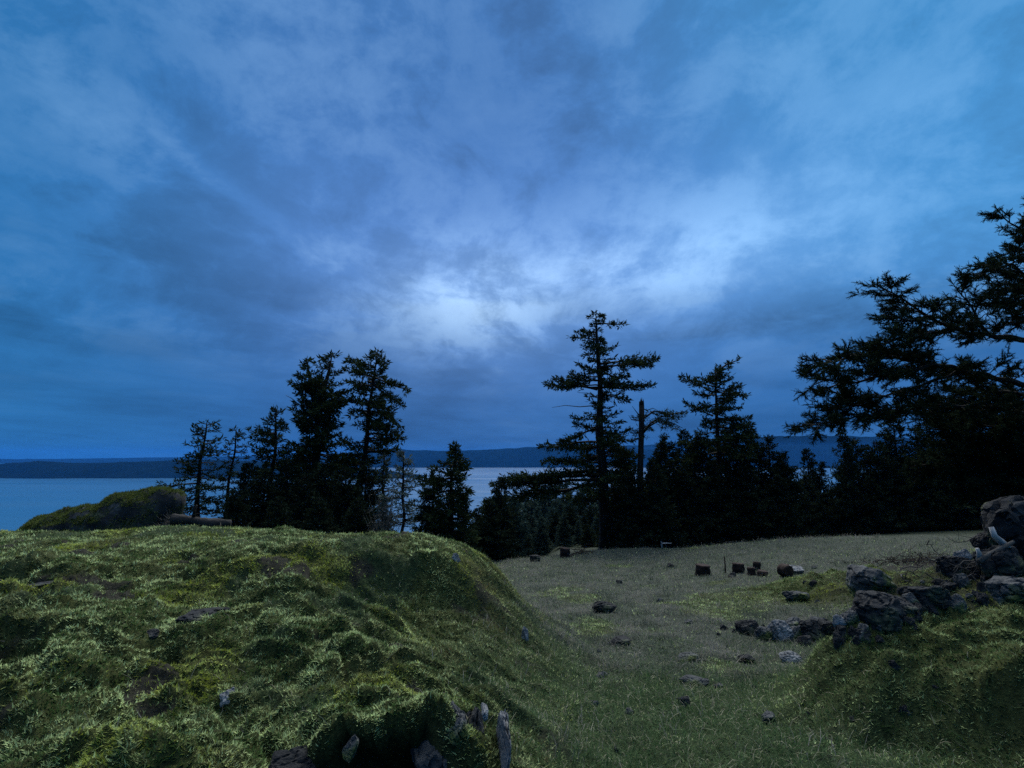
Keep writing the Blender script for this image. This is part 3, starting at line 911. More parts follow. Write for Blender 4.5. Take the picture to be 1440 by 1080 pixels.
# centre
conifer('tallest fir in the middle with bare trunk and tiered open branches', (838, 440), 848, 24,
        [(440, 3, 4), (450, 14, 18), (465, 18, 16), (475, 30, 22), (488, 18, 26), (500, 30, 32), (515, 26, 34), (532, 44, 48), (545, 42, 44), (560, 14, 18), (572, 16, 14), (585, 40, 34), (605, 50, 54), (625, 56, 56), (645, 62, 60), (700, 60, 56)], 20,
        nb=118, dens=1.05, spray=0.25, r0=0.27, start_py=705, rise=0.02, droop=0.2,
        extra=[(838, 456, 877, 456, 0.2, 0.05), (838, 478, 804, 474, 0.2, 0.1), (839, 512, 919, 503, 0.3, 0.0), (839, 518, 912, 511, -0.4, 0.05), (840, 545, 910, 534, 0.3, -0.1),
               (840, 545, 772, 534, 0.2, -0.1), (840, 548, 784, 530, -0.3, 0.05), (841, 552, 880, 566, 0.4, 0.3), (842, 600, 790, 622, 0, 0.1), (843, 622, 764, 636, 0.3, 0.1),
               (844, 650, 768, 655, -0.3, 0.1), (845, 662, 720, 655, 0.3, -0.12), (845, 668, 712, 660, -0.2, -0.05), (846, 675, 700, 690, 0.2, 0.12), (846, 680, 686, 712, 0.4, 0.1),
               (846, 640, 900, 640, -0.3, 0.1), (846, 660, 780, 672, 0.3, 0.1)],
        dead=[[(841, 570), (815, 572), (795, 570), (776, 573)], [(841, 560), (828, 553), (812, 552)], [(846, 690), (870, 684), (880, 692)]])

# the broken snag
def snag():
    Y = 23
    bx = (900 - 720) / F * Y
    base = np.array([bx, Y, z1(bx, Y)])
    tr = Tree(33); rnd = tr.rnd
    pts = np.array([base + (0, 0, -0.2)] + [P(a, b, Y) for a, b in ((899, 740), (900, 690), (901, 640), (902, 600), (902.5, 570))])
    tr.trunk.add(pts - base, [0.19, 0.16, 0.14, 0.13, 0.12, 0.115], 10, True, 0.15, 3)
    # splintered crown of the stem
    for k in range(7):
        an = k * 0.9
        q = pts[-1] - base + np.array([0.07 * math.cos(an), 0.07 * math.sin(an), -0.05])
        tr.trunk.add([q, q + (0.01, 0, 0.12 + 0.12 * rnd.random()), q + (0.015, 0, 0.2 + 0.22 * rnd.random())], [0.045, 0.03, 0.004], 5)
    root = empty('dead_snag', base, 'broken-topped dead trunk just right of the tallest fir', 'snag')
    obj('trunk', tr.trunk.mesh('trunk'), M_BARK, root)
    tw = Tubes()
    for pl in (((900, 585), (894, 578), (889, 571)), ((900, 592), (888, 590), (884, 584)), ((900, 578), (899, 570), (899, 564)), ((902, 574), (910, 577), (918, 574), (926, 578))):
        q = np.array([P(a, b, Y) for a, b in pl]) - base
        tw.add(q, np.linspace(0.03, 0.008, len(q)), 5, False)
    obj('twigs', tw.mesh('twigs'), M_BARK, root)
    for pl in (((902, 612), (912, 600), (926, 592), (944, 594), (960, 602)), ((902, 610), (914, 596), (930, 586), (948, 582), (966, 578)), ((902, 590), (920, 578), (936, 580), (948, 590))):
        q = np.array([P(a, b, Y + 0.2 * i) for i, (a, b) in enumerate(pl)])
        tr.limb.add(q, np.linspace(0.05, 0.012, len(q)), 6, False)
        for i in range(1, len(q)):
            for _ in range(5):
                w = rnd.random(); s0 = q[i - 1] * (1 - w) + q[i] * w
                an = rnd.uniform(0, 2 * PI)
                tr.branch(s0, (math.cos(an), math.sin(an)), rnd.uniform(0.25, 0.6), rnd.uniform(-0.4, 0.3), 0.012, 0.2, 0.1, 0.9)
    tr.limb.v = [v - base for v in tr.limb.v]
    obj('limbs', tr.limb.mesh('limbs'), M_BARK, root)
    obj('crown', tr.foliage_mesh('crown', base), M_NEEDLE, root)


snag()

conifer('fir with a wind-bent top swept right, right of the broken snag', (1006, 520), 1002, 25,
        [(516, 8, 14), (528, 28, 14), (540, 36, 26), (553, 40, 40), (563, 30, 22), (572, 26, 24), (583, 36, 36), (597, 30, 46), (612, 44, 50), (640, 60, 60)], 22,
        nb=66, dens=1.05, spray=0.24, r0=0.16, start_py=640, rise=0.1,
        leaders=[([(1005, 535), (1012, 520), (1024, 511), (1040, 506)], [(505, 4, 4), (512, 8, 12), (535, 8, 12)], 14)],
        extra=[(1003, 550, 1046, 556, 0, 0.05), (1003, 552, 962, 528, 0, 0), (1003, 585, 966, 566, 0.2, 0), (1003, 590, 1050, 606, 0.2, 0.2), (1003, 575, 1040, 574, -0.2, 0.1)])

# dense dark understorey: three prototypes built where they stand, then copies
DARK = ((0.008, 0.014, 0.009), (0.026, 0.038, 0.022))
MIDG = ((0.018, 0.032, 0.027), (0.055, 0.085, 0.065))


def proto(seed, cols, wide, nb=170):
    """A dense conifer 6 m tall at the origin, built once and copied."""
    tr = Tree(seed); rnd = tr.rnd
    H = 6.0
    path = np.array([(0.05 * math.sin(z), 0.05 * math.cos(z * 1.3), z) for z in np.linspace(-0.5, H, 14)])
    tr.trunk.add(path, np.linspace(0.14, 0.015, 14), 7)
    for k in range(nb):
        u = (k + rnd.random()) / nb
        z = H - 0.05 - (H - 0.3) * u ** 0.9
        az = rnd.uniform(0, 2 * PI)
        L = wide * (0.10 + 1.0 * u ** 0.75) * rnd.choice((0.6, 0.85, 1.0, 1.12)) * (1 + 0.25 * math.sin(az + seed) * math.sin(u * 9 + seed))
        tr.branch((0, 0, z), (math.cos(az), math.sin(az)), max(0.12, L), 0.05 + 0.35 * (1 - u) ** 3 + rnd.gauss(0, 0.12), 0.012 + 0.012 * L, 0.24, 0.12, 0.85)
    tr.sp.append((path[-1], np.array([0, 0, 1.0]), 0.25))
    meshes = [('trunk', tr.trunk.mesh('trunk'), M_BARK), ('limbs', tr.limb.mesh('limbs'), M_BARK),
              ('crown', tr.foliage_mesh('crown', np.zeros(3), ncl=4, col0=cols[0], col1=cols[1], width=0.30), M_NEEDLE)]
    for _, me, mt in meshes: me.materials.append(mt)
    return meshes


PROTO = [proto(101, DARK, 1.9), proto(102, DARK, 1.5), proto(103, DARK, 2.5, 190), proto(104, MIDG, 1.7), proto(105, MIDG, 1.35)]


def under(px, py, Y, kind, label, group, widen=1.0, name='fir_tree', seed=0):
    rnd = random.Random(int(px * 7 + py * 13))
    x = (px - 720) / F * Y
    top = P(px, py, Y)[2]
    z = z1(x, Y)
    k = max(0.15, (top - z) / 6.0)
    e = empty(name, (x, Y, z), label, 'tree', group, rnd.uniform(0, 2 * PI))
    sx = widen * rnd.uniform(0.9, 1.1)
    e.scale = (k * sx, k * sx, k)
    for nm, me, _ in PROTO[kind]:
        o = bpy.data.objects.new(nm, me); C.objects.link(o); o.parent = e
    return e


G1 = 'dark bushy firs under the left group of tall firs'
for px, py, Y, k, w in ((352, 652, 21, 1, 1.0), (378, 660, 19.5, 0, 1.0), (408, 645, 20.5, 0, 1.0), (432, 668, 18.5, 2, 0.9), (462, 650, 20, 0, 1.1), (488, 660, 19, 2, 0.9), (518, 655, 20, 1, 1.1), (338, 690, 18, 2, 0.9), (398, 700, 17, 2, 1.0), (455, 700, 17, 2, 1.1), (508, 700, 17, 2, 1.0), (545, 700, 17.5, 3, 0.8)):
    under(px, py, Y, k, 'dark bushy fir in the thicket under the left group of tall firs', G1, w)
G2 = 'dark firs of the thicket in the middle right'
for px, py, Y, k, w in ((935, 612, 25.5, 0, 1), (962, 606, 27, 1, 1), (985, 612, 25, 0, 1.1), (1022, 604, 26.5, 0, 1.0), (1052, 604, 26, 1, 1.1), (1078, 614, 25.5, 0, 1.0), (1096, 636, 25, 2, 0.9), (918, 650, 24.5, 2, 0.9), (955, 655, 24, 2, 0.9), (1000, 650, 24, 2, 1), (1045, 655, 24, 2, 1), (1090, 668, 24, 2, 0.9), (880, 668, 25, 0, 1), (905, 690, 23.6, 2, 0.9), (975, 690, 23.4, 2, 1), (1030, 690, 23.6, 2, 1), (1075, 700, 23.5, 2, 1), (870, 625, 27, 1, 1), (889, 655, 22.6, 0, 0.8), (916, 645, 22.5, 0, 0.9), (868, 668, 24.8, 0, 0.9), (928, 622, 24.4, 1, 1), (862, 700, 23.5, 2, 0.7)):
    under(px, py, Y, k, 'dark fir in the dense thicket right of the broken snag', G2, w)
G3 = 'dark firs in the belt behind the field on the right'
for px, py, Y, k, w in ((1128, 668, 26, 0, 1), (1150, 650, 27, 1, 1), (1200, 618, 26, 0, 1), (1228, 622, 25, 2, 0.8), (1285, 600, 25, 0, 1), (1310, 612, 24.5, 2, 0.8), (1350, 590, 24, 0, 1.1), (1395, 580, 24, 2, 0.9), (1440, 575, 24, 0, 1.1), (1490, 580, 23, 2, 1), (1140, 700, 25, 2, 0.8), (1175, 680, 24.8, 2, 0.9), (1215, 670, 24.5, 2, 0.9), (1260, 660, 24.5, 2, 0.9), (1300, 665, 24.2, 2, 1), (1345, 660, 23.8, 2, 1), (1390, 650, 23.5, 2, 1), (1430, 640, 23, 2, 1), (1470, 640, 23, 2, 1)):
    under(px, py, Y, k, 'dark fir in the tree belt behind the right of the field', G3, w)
under(1182, 601, 25, 1, 'small spire-topped fir above the right belt under the big branches', None, 0.8)
under(1255, 586, 25.5, 1, 'broad-topped fir above the right belt near the low limb of the big tree', None, 1.2)
under(1131, 632, 28, 1, 'little pointed fir alone in front of the right water gap', None, 0.8)

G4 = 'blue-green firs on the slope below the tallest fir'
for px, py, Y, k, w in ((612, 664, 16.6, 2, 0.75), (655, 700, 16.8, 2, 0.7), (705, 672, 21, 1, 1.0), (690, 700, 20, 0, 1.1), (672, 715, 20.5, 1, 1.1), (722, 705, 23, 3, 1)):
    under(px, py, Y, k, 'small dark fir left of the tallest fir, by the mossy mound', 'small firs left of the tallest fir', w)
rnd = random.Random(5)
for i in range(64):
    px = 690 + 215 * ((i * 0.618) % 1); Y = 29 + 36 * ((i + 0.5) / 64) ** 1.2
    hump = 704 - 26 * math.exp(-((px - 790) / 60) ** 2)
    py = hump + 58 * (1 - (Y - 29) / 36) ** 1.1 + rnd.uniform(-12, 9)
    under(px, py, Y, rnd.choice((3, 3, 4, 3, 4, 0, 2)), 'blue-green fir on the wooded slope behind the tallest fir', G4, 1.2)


# lichen-grey bare shrub by the pale fir
def bare_shrub(px, py, Y, wpx, hpx, label, seed, n=60):
    rnd = random.Random(seed)
    x = (px - 720) / F * Y; z = min(z1(x, Y), P(px, py, Y)[2])
    base = np.array([x, Y, z])
    T = Tubes(); s = Y / F
    hgt = P(px, py - hpx, Y)[2] - z
    for k in range(n):
        an = rnd.uniform(0, 2 * PI); sp = rnd.random() ** 0.6 * wpx * s * 0.5
        e = np.array([math.cos(an) * sp, math.sin(an) * sp, hgt * rnd.uniform(0.5, 1.0)])
        pts = [np.zeros(3)]
        for i in range(1, 6):
            u = i / 5
            pts.append(e * np.array([u ** 1.3, u ** 1.3, u]) + np.array([rnd.gauss(0, .03), rnd.gauss(0, .03), rnd.gauss(0, .02)]))
        T.add(pts, np.linspace(0.012, 0.004, 6), 4, False)
        for i in range(2, 6):
            for _ in range(3):
                q = pts[i]; d = np.array([rnd.gauss(0, 1), rnd.gauss(0, 1), rnd.gauss(0.4, 0.8)]); d /= np.linalg.norm(d)
                T.add([q, q + d * rnd.uniform(0.06, 0.2)], [0.005, 0.002], 3, False)
    root = empty('bare_shrub', base, label, 'shrub')
    obj('twigs', T.mesh('twigs'), M_DEAD, root)


bare_shrub(546, 742, 15.5, 56, 52, 'leafless lichen-grey shrub behind the crest below the small pale fir', 3, 46)
bare_shrub(258, 752, 9.0, 34, 26, 'leafless grey shrub at the right foot of the big boulder', 4, 26)


# ------------------------------------------------------------------ the big tree reaching in from the right
def big_tree():
    base = np.array([10.6, 9.7, z1(10.6, 9.7)])
    rnd = random.Random(77)
    trunk = Tubes(); limbs = Tubes(); sp = []
    path = np.array([base + (0, 0, -0.3), base + (-0.05, 0, 1.0), base + (0.0, 0.05, 2.6), base + (0.3, 0.05, 4.5), base + (0.9, 0.1, 6.5), base + (1.5, 0.1, 8.3)])
    trunk.add(path - base, [0.42, 0.32, 0.28, 0.22, 0.15, 0.06], 14, True, 0.15, 9)

    def twig(q, d, L):
        n = max(2, int(L / 0.04))
        for e in range(n):
            sp.append((q + d * (L * e / n), d, rnd.uniform(0.07, 0.12)))
            for sgn in (-1, 1):
                w = d * 0.7 + np.array([rnd.gauss(0, 0.5), rnd.gauss(0, 0.5), rnd.gauss(0.05, 0.45)])
                w /= np.linalg.norm(w)
                sp.append((q + d * (L * (e + 0.5) / n), w, rnd.uniform(0.06, 0.11)))

    def limb(pl, r0, f0=0.3, dens=1.0, tw=(0.3, 0.7), up=0.05, rr=0.008):
        pts = np.array([P(q[0] + 16, q[1], q[2]) for q in pl])
        # resample
        seg = np.linalg.norm(np.diff(pts, axis=0), axis=1); cum = np.concatenate([[0], np.cumsum(seg)])
        L = cum[-1]; n = max(6, int(L / 0.12))
        u = np.linspace(0, L, n)
        pp = np.stack([np.interp(u, cum, pts[:, k]) for k in range(3)], -1)
        pp[1:-1] = (pp[:-2] + pp[1:-1] * 2 + pp[2:]) / 4
        pp += np.stack([0.02 * np.sin(u * 7 + r0 * 90), 0.02 * np.cos(u * 6), 0.02 * np.sin(u * 9 + 1)], -1)
        limbs.add(pp - base, np.linspace(r0, rr, n), 7, False, 0.1, 2)
        tan = np.gradient(pp, axis=0); tan /= np.linalg.norm(tan, axis=1)[:, None]
        m = int(L * (1 - f0) / 0.08 * dens)
        for k in range(m):
            w = f0 + (1 - f0) * (k + rnd.random()) / m
            i = min(int(w * (n - 1)), n - 1)
            t = tan[i]
            sd = np.cross(t, (0, 0, 1)); sd /= np.linalg.norm(sd)
            d = t * rnd.uniform(0.2, 0.9) + sd * rnd.choice((-1, 1)) * rnd.uniform(0.2, 1) + np.array([0, 0, rnd.gauss(up, 0.27)])
            d /= np.linalg.norm(d)
            LL = rnd.uniform(*tw) * (1.05 - 0.25 * w)
            e = pp[i] + d * LL
            midp = (pp[i] + e) / 2 + np.array([0, 0, 0.04])
            limbs.add(np.array([pp[i], midp, e]) - base, [0.010, 0.007, 0.003], 4, False)
            for _ in range(max(2, int(LL / 0.036))):
                q = pp[i] + d * LL * rnd.uniform(0.25, 1)
                dd = d * 0.8 + np.array([rnd.gauss(0, .6), rnd.gauss(0, .6), rnd.gauss(0.06, .36)]); dd /= np.linalg.norm(dd)
                twig(q, dd, rnd.uniform(0.06, 0.2))
        twig(pp[-1], tan[-1], 0.2)

    T_ = 1510
    limb([(T_, 520, 9.6), (1430, 478, 9.1), (1376, 472, 8.8), (1330, 464, 8.5), (1290, 445, 8.3), (1250, 420, 8.2), (1225, 402, 8.1)], 0.075, 0.5, 1.2, (0.25, 0.55), 0.1)
    limb([(1325, 463, 8.5), (1290, 470, 8.2), (1240, 478, 7.9), (1212, 486, 7.8)], 0.03, 0.15, 1.0, (0.2, 0.4))
    limb([(1376, 472, 8.8), (1352, 440, 8.6), (1332, 404, 8.5)], 0.03, 0.3, 1.1, (0.2, 0.42), 0.2)
    limb([(T_, 560, 9.6), (1400, 535, 8.9), (1300, 512, 8.4), (1230, 502, 8.1), (1180, 500, 7.9), (1140, 514, 7.8)], 0.07, 0.35, 1.25, (0.3, 0.6))
    limb([(1300, 512, 8.4), (1230, 528, 8.0), (1170, 540, 7.9), (1132, 532, 7.8)], 0.035, 0.2, 1.25, (0.25, 0.5))
    limb([(1340, 520, 8.6), (1270, 545, 8.3), (1200, 562, 8.2), (1150, 560, 8.1)], 0.03, 0.25, 1.0, (0.2, 0.45))
    limb([(T_, 600, 9.6), (1380, 572, 9.0), (1312, 570, 8.6), (1240, 579, 8.2), (1170, 590, 7.9), (1122, 601, 7.8)], 0.05, 0.3, 1.3, (0.2, 0.45), 0.0)
    limb([(1240, 579, 8.2), (1190, 570, 8.0), (1140, 575, 7.9)], 0.02, 0.2, 1.1, (0.2, 0.4))
    limb([(T_, 430, 9.6), (1440, 395, 9.1), (1405, 370, 8.9), (1378, 380, 8.7), (1355, 388, 8.6)], 0.05, 0.25, 1.35, (0.25, 0.5))
    limb([(T_, 400, 9.6), (1450, 350, 9.1), (1425, 325, 8.9), (1400, 312, 8.8), (1392, 302, 8.7)], 0.05, 0.25, 1.2, (0.2, 0.45), 0.15)
    limb([(T_, 350, 9.6), (1450, 310, 9.2), (1440, 275, 9.1)], 0.05, 0.3, 1.2, (0.2, 0.4), 0.2)
    limb([(T_, 450, 9.6), (1440, 432, 9.1), (1405, 425, 8.9), (1372, 420, 8.7)], 0.04, 0.25, 1.3, (0.25, 0.45))
    limb([(T_, 470, 9.6), (1440, 448, 9.2), (1400, 456, 8.9), (1388, 460, 8.8)], 0.03, 0.3, 1.0, (0.15, 0.35))
    limb([(T_, 380, 9.6), (1470, 350, 9.3), (1430, 352, 9.0), (1405, 345, 8.9)], 0.04, 0.2, 1.3, (0.25, 0.45), 0.1)
    limb([(T_, 480, 9.6), (1450, 410, 9.2), (1425, 400, 9.0), (1395, 408, 8.8)], 0.04, 0.2, 1.3, (0.25, 0.5), 0.0)
    limb([(1290, 445, 8.3), (1262, 452, 8.1), (1232, 446, 8.0)], 0.02, 0.1, 1.2, (0.2, 0.4))
    for k in range(10):
        y0 = 560 + k * 15
        y1 = 556 + k * 14 + rnd.uniform(-8, 8)
        xe = rnd.choice((1270, 1300, 1330, 1290)) + (20 if k < 2 else 0) + max(0, k - 5) * 10
        limb([(T_, y0 + 20, 9.7), (1420, y1 + 5, 9.5 + 0.5 * rnd.random()), (1360, y1, 9.6 + rnd.random()), (xe, y1 + rnd.uniform(0, 18), 9.6 + rnd.random())], 0.04, 0.1, 1.5, (0.3, 0.65), -0.05)
    n = len(sp)
    pos = np.array([s[0] for s in sp]) - base; d = np.array([s[1] for s in sp]); L = np.array([s[2] for s in sp])
    rng = np.random.default_rng(9)
    V = []; fl = []; Cc = []; off = 0
    tint = rng.random(n)[:, None]
    col = rgb(0.010, 0.017, 0.011) * (1 - tint) + rgb(0.035, 0.05, 0.026) * tint
    r1 = np.cross(d, rng.normal(0, 1, (n, 3))); r1 /= np.linalg.norm(r1, axis=1)[:, None] + 1e-9
    r2 = np.cross(d, r1)
    for s_ in (r1, r2):                       # core ribbons of the sprig
        w = s_ * 0.006
        V.append(np.stack([pos - w, pos + w, pos + d * L[:, None]], 1).reshape(-1, 3))
        fl.append(np.arange(n)[:, None] * 3 + np.array([0, 1, 2]) + off); off += 3 * n; Cc.append(np.repeat(col, 3, 0))
    for k in range(11):                       # needles
        u = (k + 0.7) / 11
        an = rng.uniform(0, 2 * PI, n)[:, None]
        nd = d * 0.75 + r1 * np.cos(an) + r2 * np.sin(an); nd /= np.linalg.norm(nd, axis=1)[:, None]
        sd = np.cross(nd, d); sd /= np.linalg.norm(sd, axis=1)[:, None] + 1e-9
        a = pos + d * (L * u)[:, None]; w = sd * 0.0046
        V.append(np.stack([a - w, a + w, a + nd * 0.029], 1).reshape(-1, 3))
        fl.append(np.arange(n)[:, None] * 3 + np.array([0, 1, 2]) + off); off += 3 * n; Cc.append(np.repeat(col, 3, 0))
    root = empty('fir_tree', base, 'huge dark fir at the right edge stretching long needled limbs over the belt', 'tree')
    obj('trunk', trunk.mesh('trunk'), M_BARK, root)
    obj('limbs', limbs.mesh('limbs'), M_BARK, root)
    obj('crown', raw_mesh('crown', np.concatenate(V), [np.concatenate(fl)], np.concatenate(Cc)), M_NEEDLE, root)
    print('big tree sprigs', n)


big_tree()


# ------------------------------------------------------------------ rocks of the scene
rock(1452, 792, 108, 92, 'large dark broken rock cut by the right edge of the view', M_ROCKD, 21, 0.2, rz=0.3, depth=0.9, npts=18, tilt=(0.1, -0.3))
rock(1408, 812, 62, 42, 'dark angular rock below the large broken rock at the right edge', M_ROCKD, 43, 0.3, npts=18, tilt=(0, 0.25))
rock(1388, 778, 34, 26, 'dark rock under the bleached branch on the right bank', M_ROCKD, 44, 0.3)
rock(1432, 848, 70, 30, 'mossy low rock at the right edge behind the mossy hump', M_ROCK, 45, 0.4)
rock(1346, 812, 46, 26, 'dark mossy rock left of the right-edge boulder', M_ROCKD, 22, 0.3)
rock(1355, 792, 30, 18, 'pale flat slab leaning below the right-edge boulder', M_ROCKP, 23, 0.2, depth=0.5)
rock(1300, 850, 58, 26, 'broad dark rock in the rubble below the right-edge boulder', M_ROCKD, 24, 0.3)
rock(1262, 872, 44, 26, 'dark rounded stone at the foot of the rubble slope', M_ROCKD, 25, 0.3)
rock(1237, 884, 62, 40, 'biggest dark stone at the right end of the stone row', M_ROCKD, 26, 0.3)
rock(1225, 836, 62, 34, 'blue-grey rock face showing through the mossy ridge', M_ROCK, 27, 0.4)
rock(1052, 893, 30, 17, 'dark stone at the left end of the stone row', M_ROCKD, 28)
rock(1076, 901, 26, 16, 'grey stone second from the left end of the row', M_ROCK, 29)
rock(1097, 900, 28, 24, 'pale grey angular stone left of centre in the row', M_ROCKP, 30)
rock(1092, 888, 18, 14, 'small pale stone behind the pale angular stone', M_ROCKP, 31)
rock(1118, 900, 22, 18, 'light round-topped stone in the middle of the row', M_ROCK, 32)
rock(1113, 888, 26, 16, 'mid-grey stone at the back of the row', M_ROCK, 33)
rock(1146, 903, 36, 26, 'near-black stone in the middle of the row', M_ROCKD, 34)
rock(1132, 908, 20, 11, 'low dark stone in front of the near-black stone', M_ROCKD, 35)
rock(1168, 895, 30, 18, 'dark stone right of the near-black stone', M_ROCKD, 36)
rock(1182, 883, 20, 16, 'pale-topped stone right of centre in the row', M_ROCKP, 37)
rock(1196, 880, 26, 18, 'grey stone with mossy side between pale stone and big dark stone', M_ROCK, 38)
rock(1148, 884, 26, 12, 'flat grey stone at the back right of the row', M_ROCK, 39)
rock(1215, 892, 16, 12, 'small grey stone left of the biggest dark stone', M_ROCK, 40)
rock(1258, 880, 18, 18, 'pale stone leaning on the biggest dark stone', M_ROCK, 42)
rock(850, 862, 34, 14, 'dark lone stone in the grass right of the mossy mound', M_ROCKD, 50)
rock(752, 790, 16, 8, 'small dark stone in the far grass near the mound', M_ROCKD, 51)
rock(1120, 846, 36, 12, 'flat stone with a pale edge below the mossy hump', M_ROCK, 52, depth=0.6)
rock(1112, 932, 28, 12, 'half-buried pale stone below the stone row', M_ROCKP, 53)
rock(1050, 932, 20, 8, 'low dark stone in the turf below the left end of the row', M_ROCKD, 54)
rock(976, 964, 40, 9, 'long flat pale stone at the left of the near field', M_ROCK, 55, depth=0.5, rz=-0.5)
rock(1080, 1018, 26, 12, 'small grey stone in the near turf left of the right mound', M_ROCK, 56)
rock(962, 993, 16, 10, 'small dark stone in the near field by the mound foot', M_ROCKD, 57)
rock(1115, 808, 28, 12, 'pale stone half hidden at the left end of the mossy hump', M_ROCKP, 58)
rock(870, 908, 36, 9, 'dark flat stone at the foot of the mound side', M_ROCKD, 59)
rock(966, 930, 30, 8, 'flat pale stone out in the middle of the field', M_ROCK, 60)

# rocks showing through the left mound
def rock_at(p, size, label, mat, seed, rot=(0, 0, 0), name='rock', npts=16):
    o = obj(name, rock_mesh(name, *size, seed, npts=npts, subdiv=5, boxy=True), mat)
    o.location = tuple(p); o.rotation_euler = rot
    return tag(o, label, 'rock')


rock_at(P(708, 1062, 2.79), (0.05, 0.26, 0.36), 'tall narrow pale rock rib in the bottom-centre face', M_ROCKP, 61, (0.10, 0.06, 0.25), npts=30)
rock_at(P(615, 1085, 2.84), (0.28, 0.34, 0.42), 'large grey rock face under the moss ledge', M_ROCK, 62, (0.12, 0.12, 0.35), npts=26)
rock_at(P(668, 1062, 2.80), (0.13, 0.26, 0.38), 'dark rock wedged beside the large grey rock face', M_ROCKD, 63, (0.1, -0.12, 0.1), npts=26)
rock_at(P(640, 1018, 2.76), (0.10, 0.2, 0.16), 'small grey rock peeping from the moss above the rock face', M_ROCK, 73, (0.2, 0.2, 0.5), npts=22)
rock_at(P(682, 1000, 2.70), (0.035, 0.1, 0.05), 'little whitish stone beside the top of the pale rib', M_ROCKP, 72, (0.1, -0.2, 0.1))
rock_at(P(495, 1048, 2.66), (0.07, 0.12, 0.12), 'small bluish stone at the left of the dark hollow', M_ROCK, 64, (0, 0.2, 0.4))
rock_at(P(408, 1084, 2.62) + (0, 0.03, -0.02), (0.24, 0.18, 0.14), 'flat grey stone in moss left of the dark hollow', M_ROCKD, 65, (0.2, 0.1, 0.4))
for px, py, w, h, lab, sd in ((318, 992, 20, 13, 'small pale bluish stone in the moss of the left mound', 66), (285, 868, 62, 5, 'broad flat bare rock patch in the middle of the left mound', 67), (62, 826, 56, 4, 'flat bare grey rock patch at the far left of the mound', 68),
                              (640, 788, 12, 9, 'little pale stone on the right shoulder of the mound', 69), (738, 900, 10, 16, 'narrow pale stone in the mound side', 70), (215, 896, 20, 8, 'small grey stone beside the flat bare rock patch', 71)):
    rock(px, py, w, h, lab, M_ROCKP if w < 21 and sd != 71 else M_ROCKD, sd, 0.5 if w < 50 else 3.0, depth=1.0)
# rubble on the right bank
rs = random.Random(31)
for k in range(80):
    u = rs.random()
    px = 1175 + 265 * u
    py = 900 - 90 * u + rs.uniform(-30, 26)
    w = rs.uniform(7, 24)
    rock(px, py, w, w * rs.uniform(0.45, 0.8), 'rough rubble stone lying on the right bank below the right-edge boulder', rs.choice((M_ROCK, M_ROCKD, M_ROCKD, M_ROCKD)), 400 + k, 0.6, group='rubble stones on the right bank')
# small scattered stones
rs = random.Random(12)
cnt = 0
while cnt < 34:
    px, py = rs.uniform(720, 1330), rs.uniform(790, 1060)
    if px < 700 + (py - 770) * 0.55: continue
    cnt += 1
    w = rs.uniform(5, 15)
    rock(px, py, w, w * rs.uniform(0.35, 0.7), 'small loose stone scattered in the turf of the low field', rs.choice((M_ROCK, M_ROCKD, M_ROCK, M_ROCKD)), 200 + cnt, 0.8, group='small loose stones in the low field')


# ------------------------------------------------------------------ log rounds, stump, brush, stake
def log_round(px, py, wpx, hpx, label, yaw, pitch, seed, name='log_round'):
    p = hit(px, py); s = p[1] / F
    r = wpx * s / 2 * 0.88; L = hpx * s * 0.88
    root = empty(name, p, label, 'log round', 'cut log rounds in the low field')
    T = Tubes(); z0 = -0.03
    body = np.array([(0, 0, z) for z in np.linspace(z0, L, 7)])
    T.add(body, r * (1 + 0.05 * np.sin(np.arange(7) * 2.1 + seed)), 18, True, 0.18, seed)
    a = T.mesh('bark'); b = obj('bark', a, M_LOGB, root)
    T = Tubes()
    T.add(np.array([(0, 0, L + 0.002), (0, 0, L + 0.012)]), [r * 0.93, r * 0.88], 18, True, 0.15, seed)
    c = obj('cut_face', T.mesh('cut_face', False), M_LOGC, root)
    if pitch:
        # lying on its side: raise so that it rests on the turf
        root.rotation_euler = (pitch, 0, yaw)
        root.location = (p[0], p[1], p[2] + r * math.sin(abs(pitch)) * 0.9)
    else:
        root.rotation_euler = (0.05, 0.08, yaw)
    return root


log_round(988, 809, 21, 15, 'wide greyish log round at the left of the row of rounds', 0.3, 0, 1)
log_round(1038, 806, 17, 14, 'squarish upright dark log round second from the left', 1.2, 0, 2)
log_round(1057, 809, 12, 11, 'small dark log round in front of the group of rounds', 2.2, 0, 3)
log_round(1064, 802, 11, 12, 'small reddish log round at the back of the group', 0.8, 0, 4)
log_round(1072, 810, 15, 7, 'low flat log round at the right of the small ones', 0.1, 0, 5)
log_round(1101, 810, 19, 12, 'round-faced log round lying on its side at the right end', 0.35, PI / 2, 6)
st_ = log_round(794, 783, 15, 13, 'dark square-cut tree stump at the far edge of the field', 0.4, 0, 7, 'tree_stump')
st_['category'] = 'stump'; del st_['group']


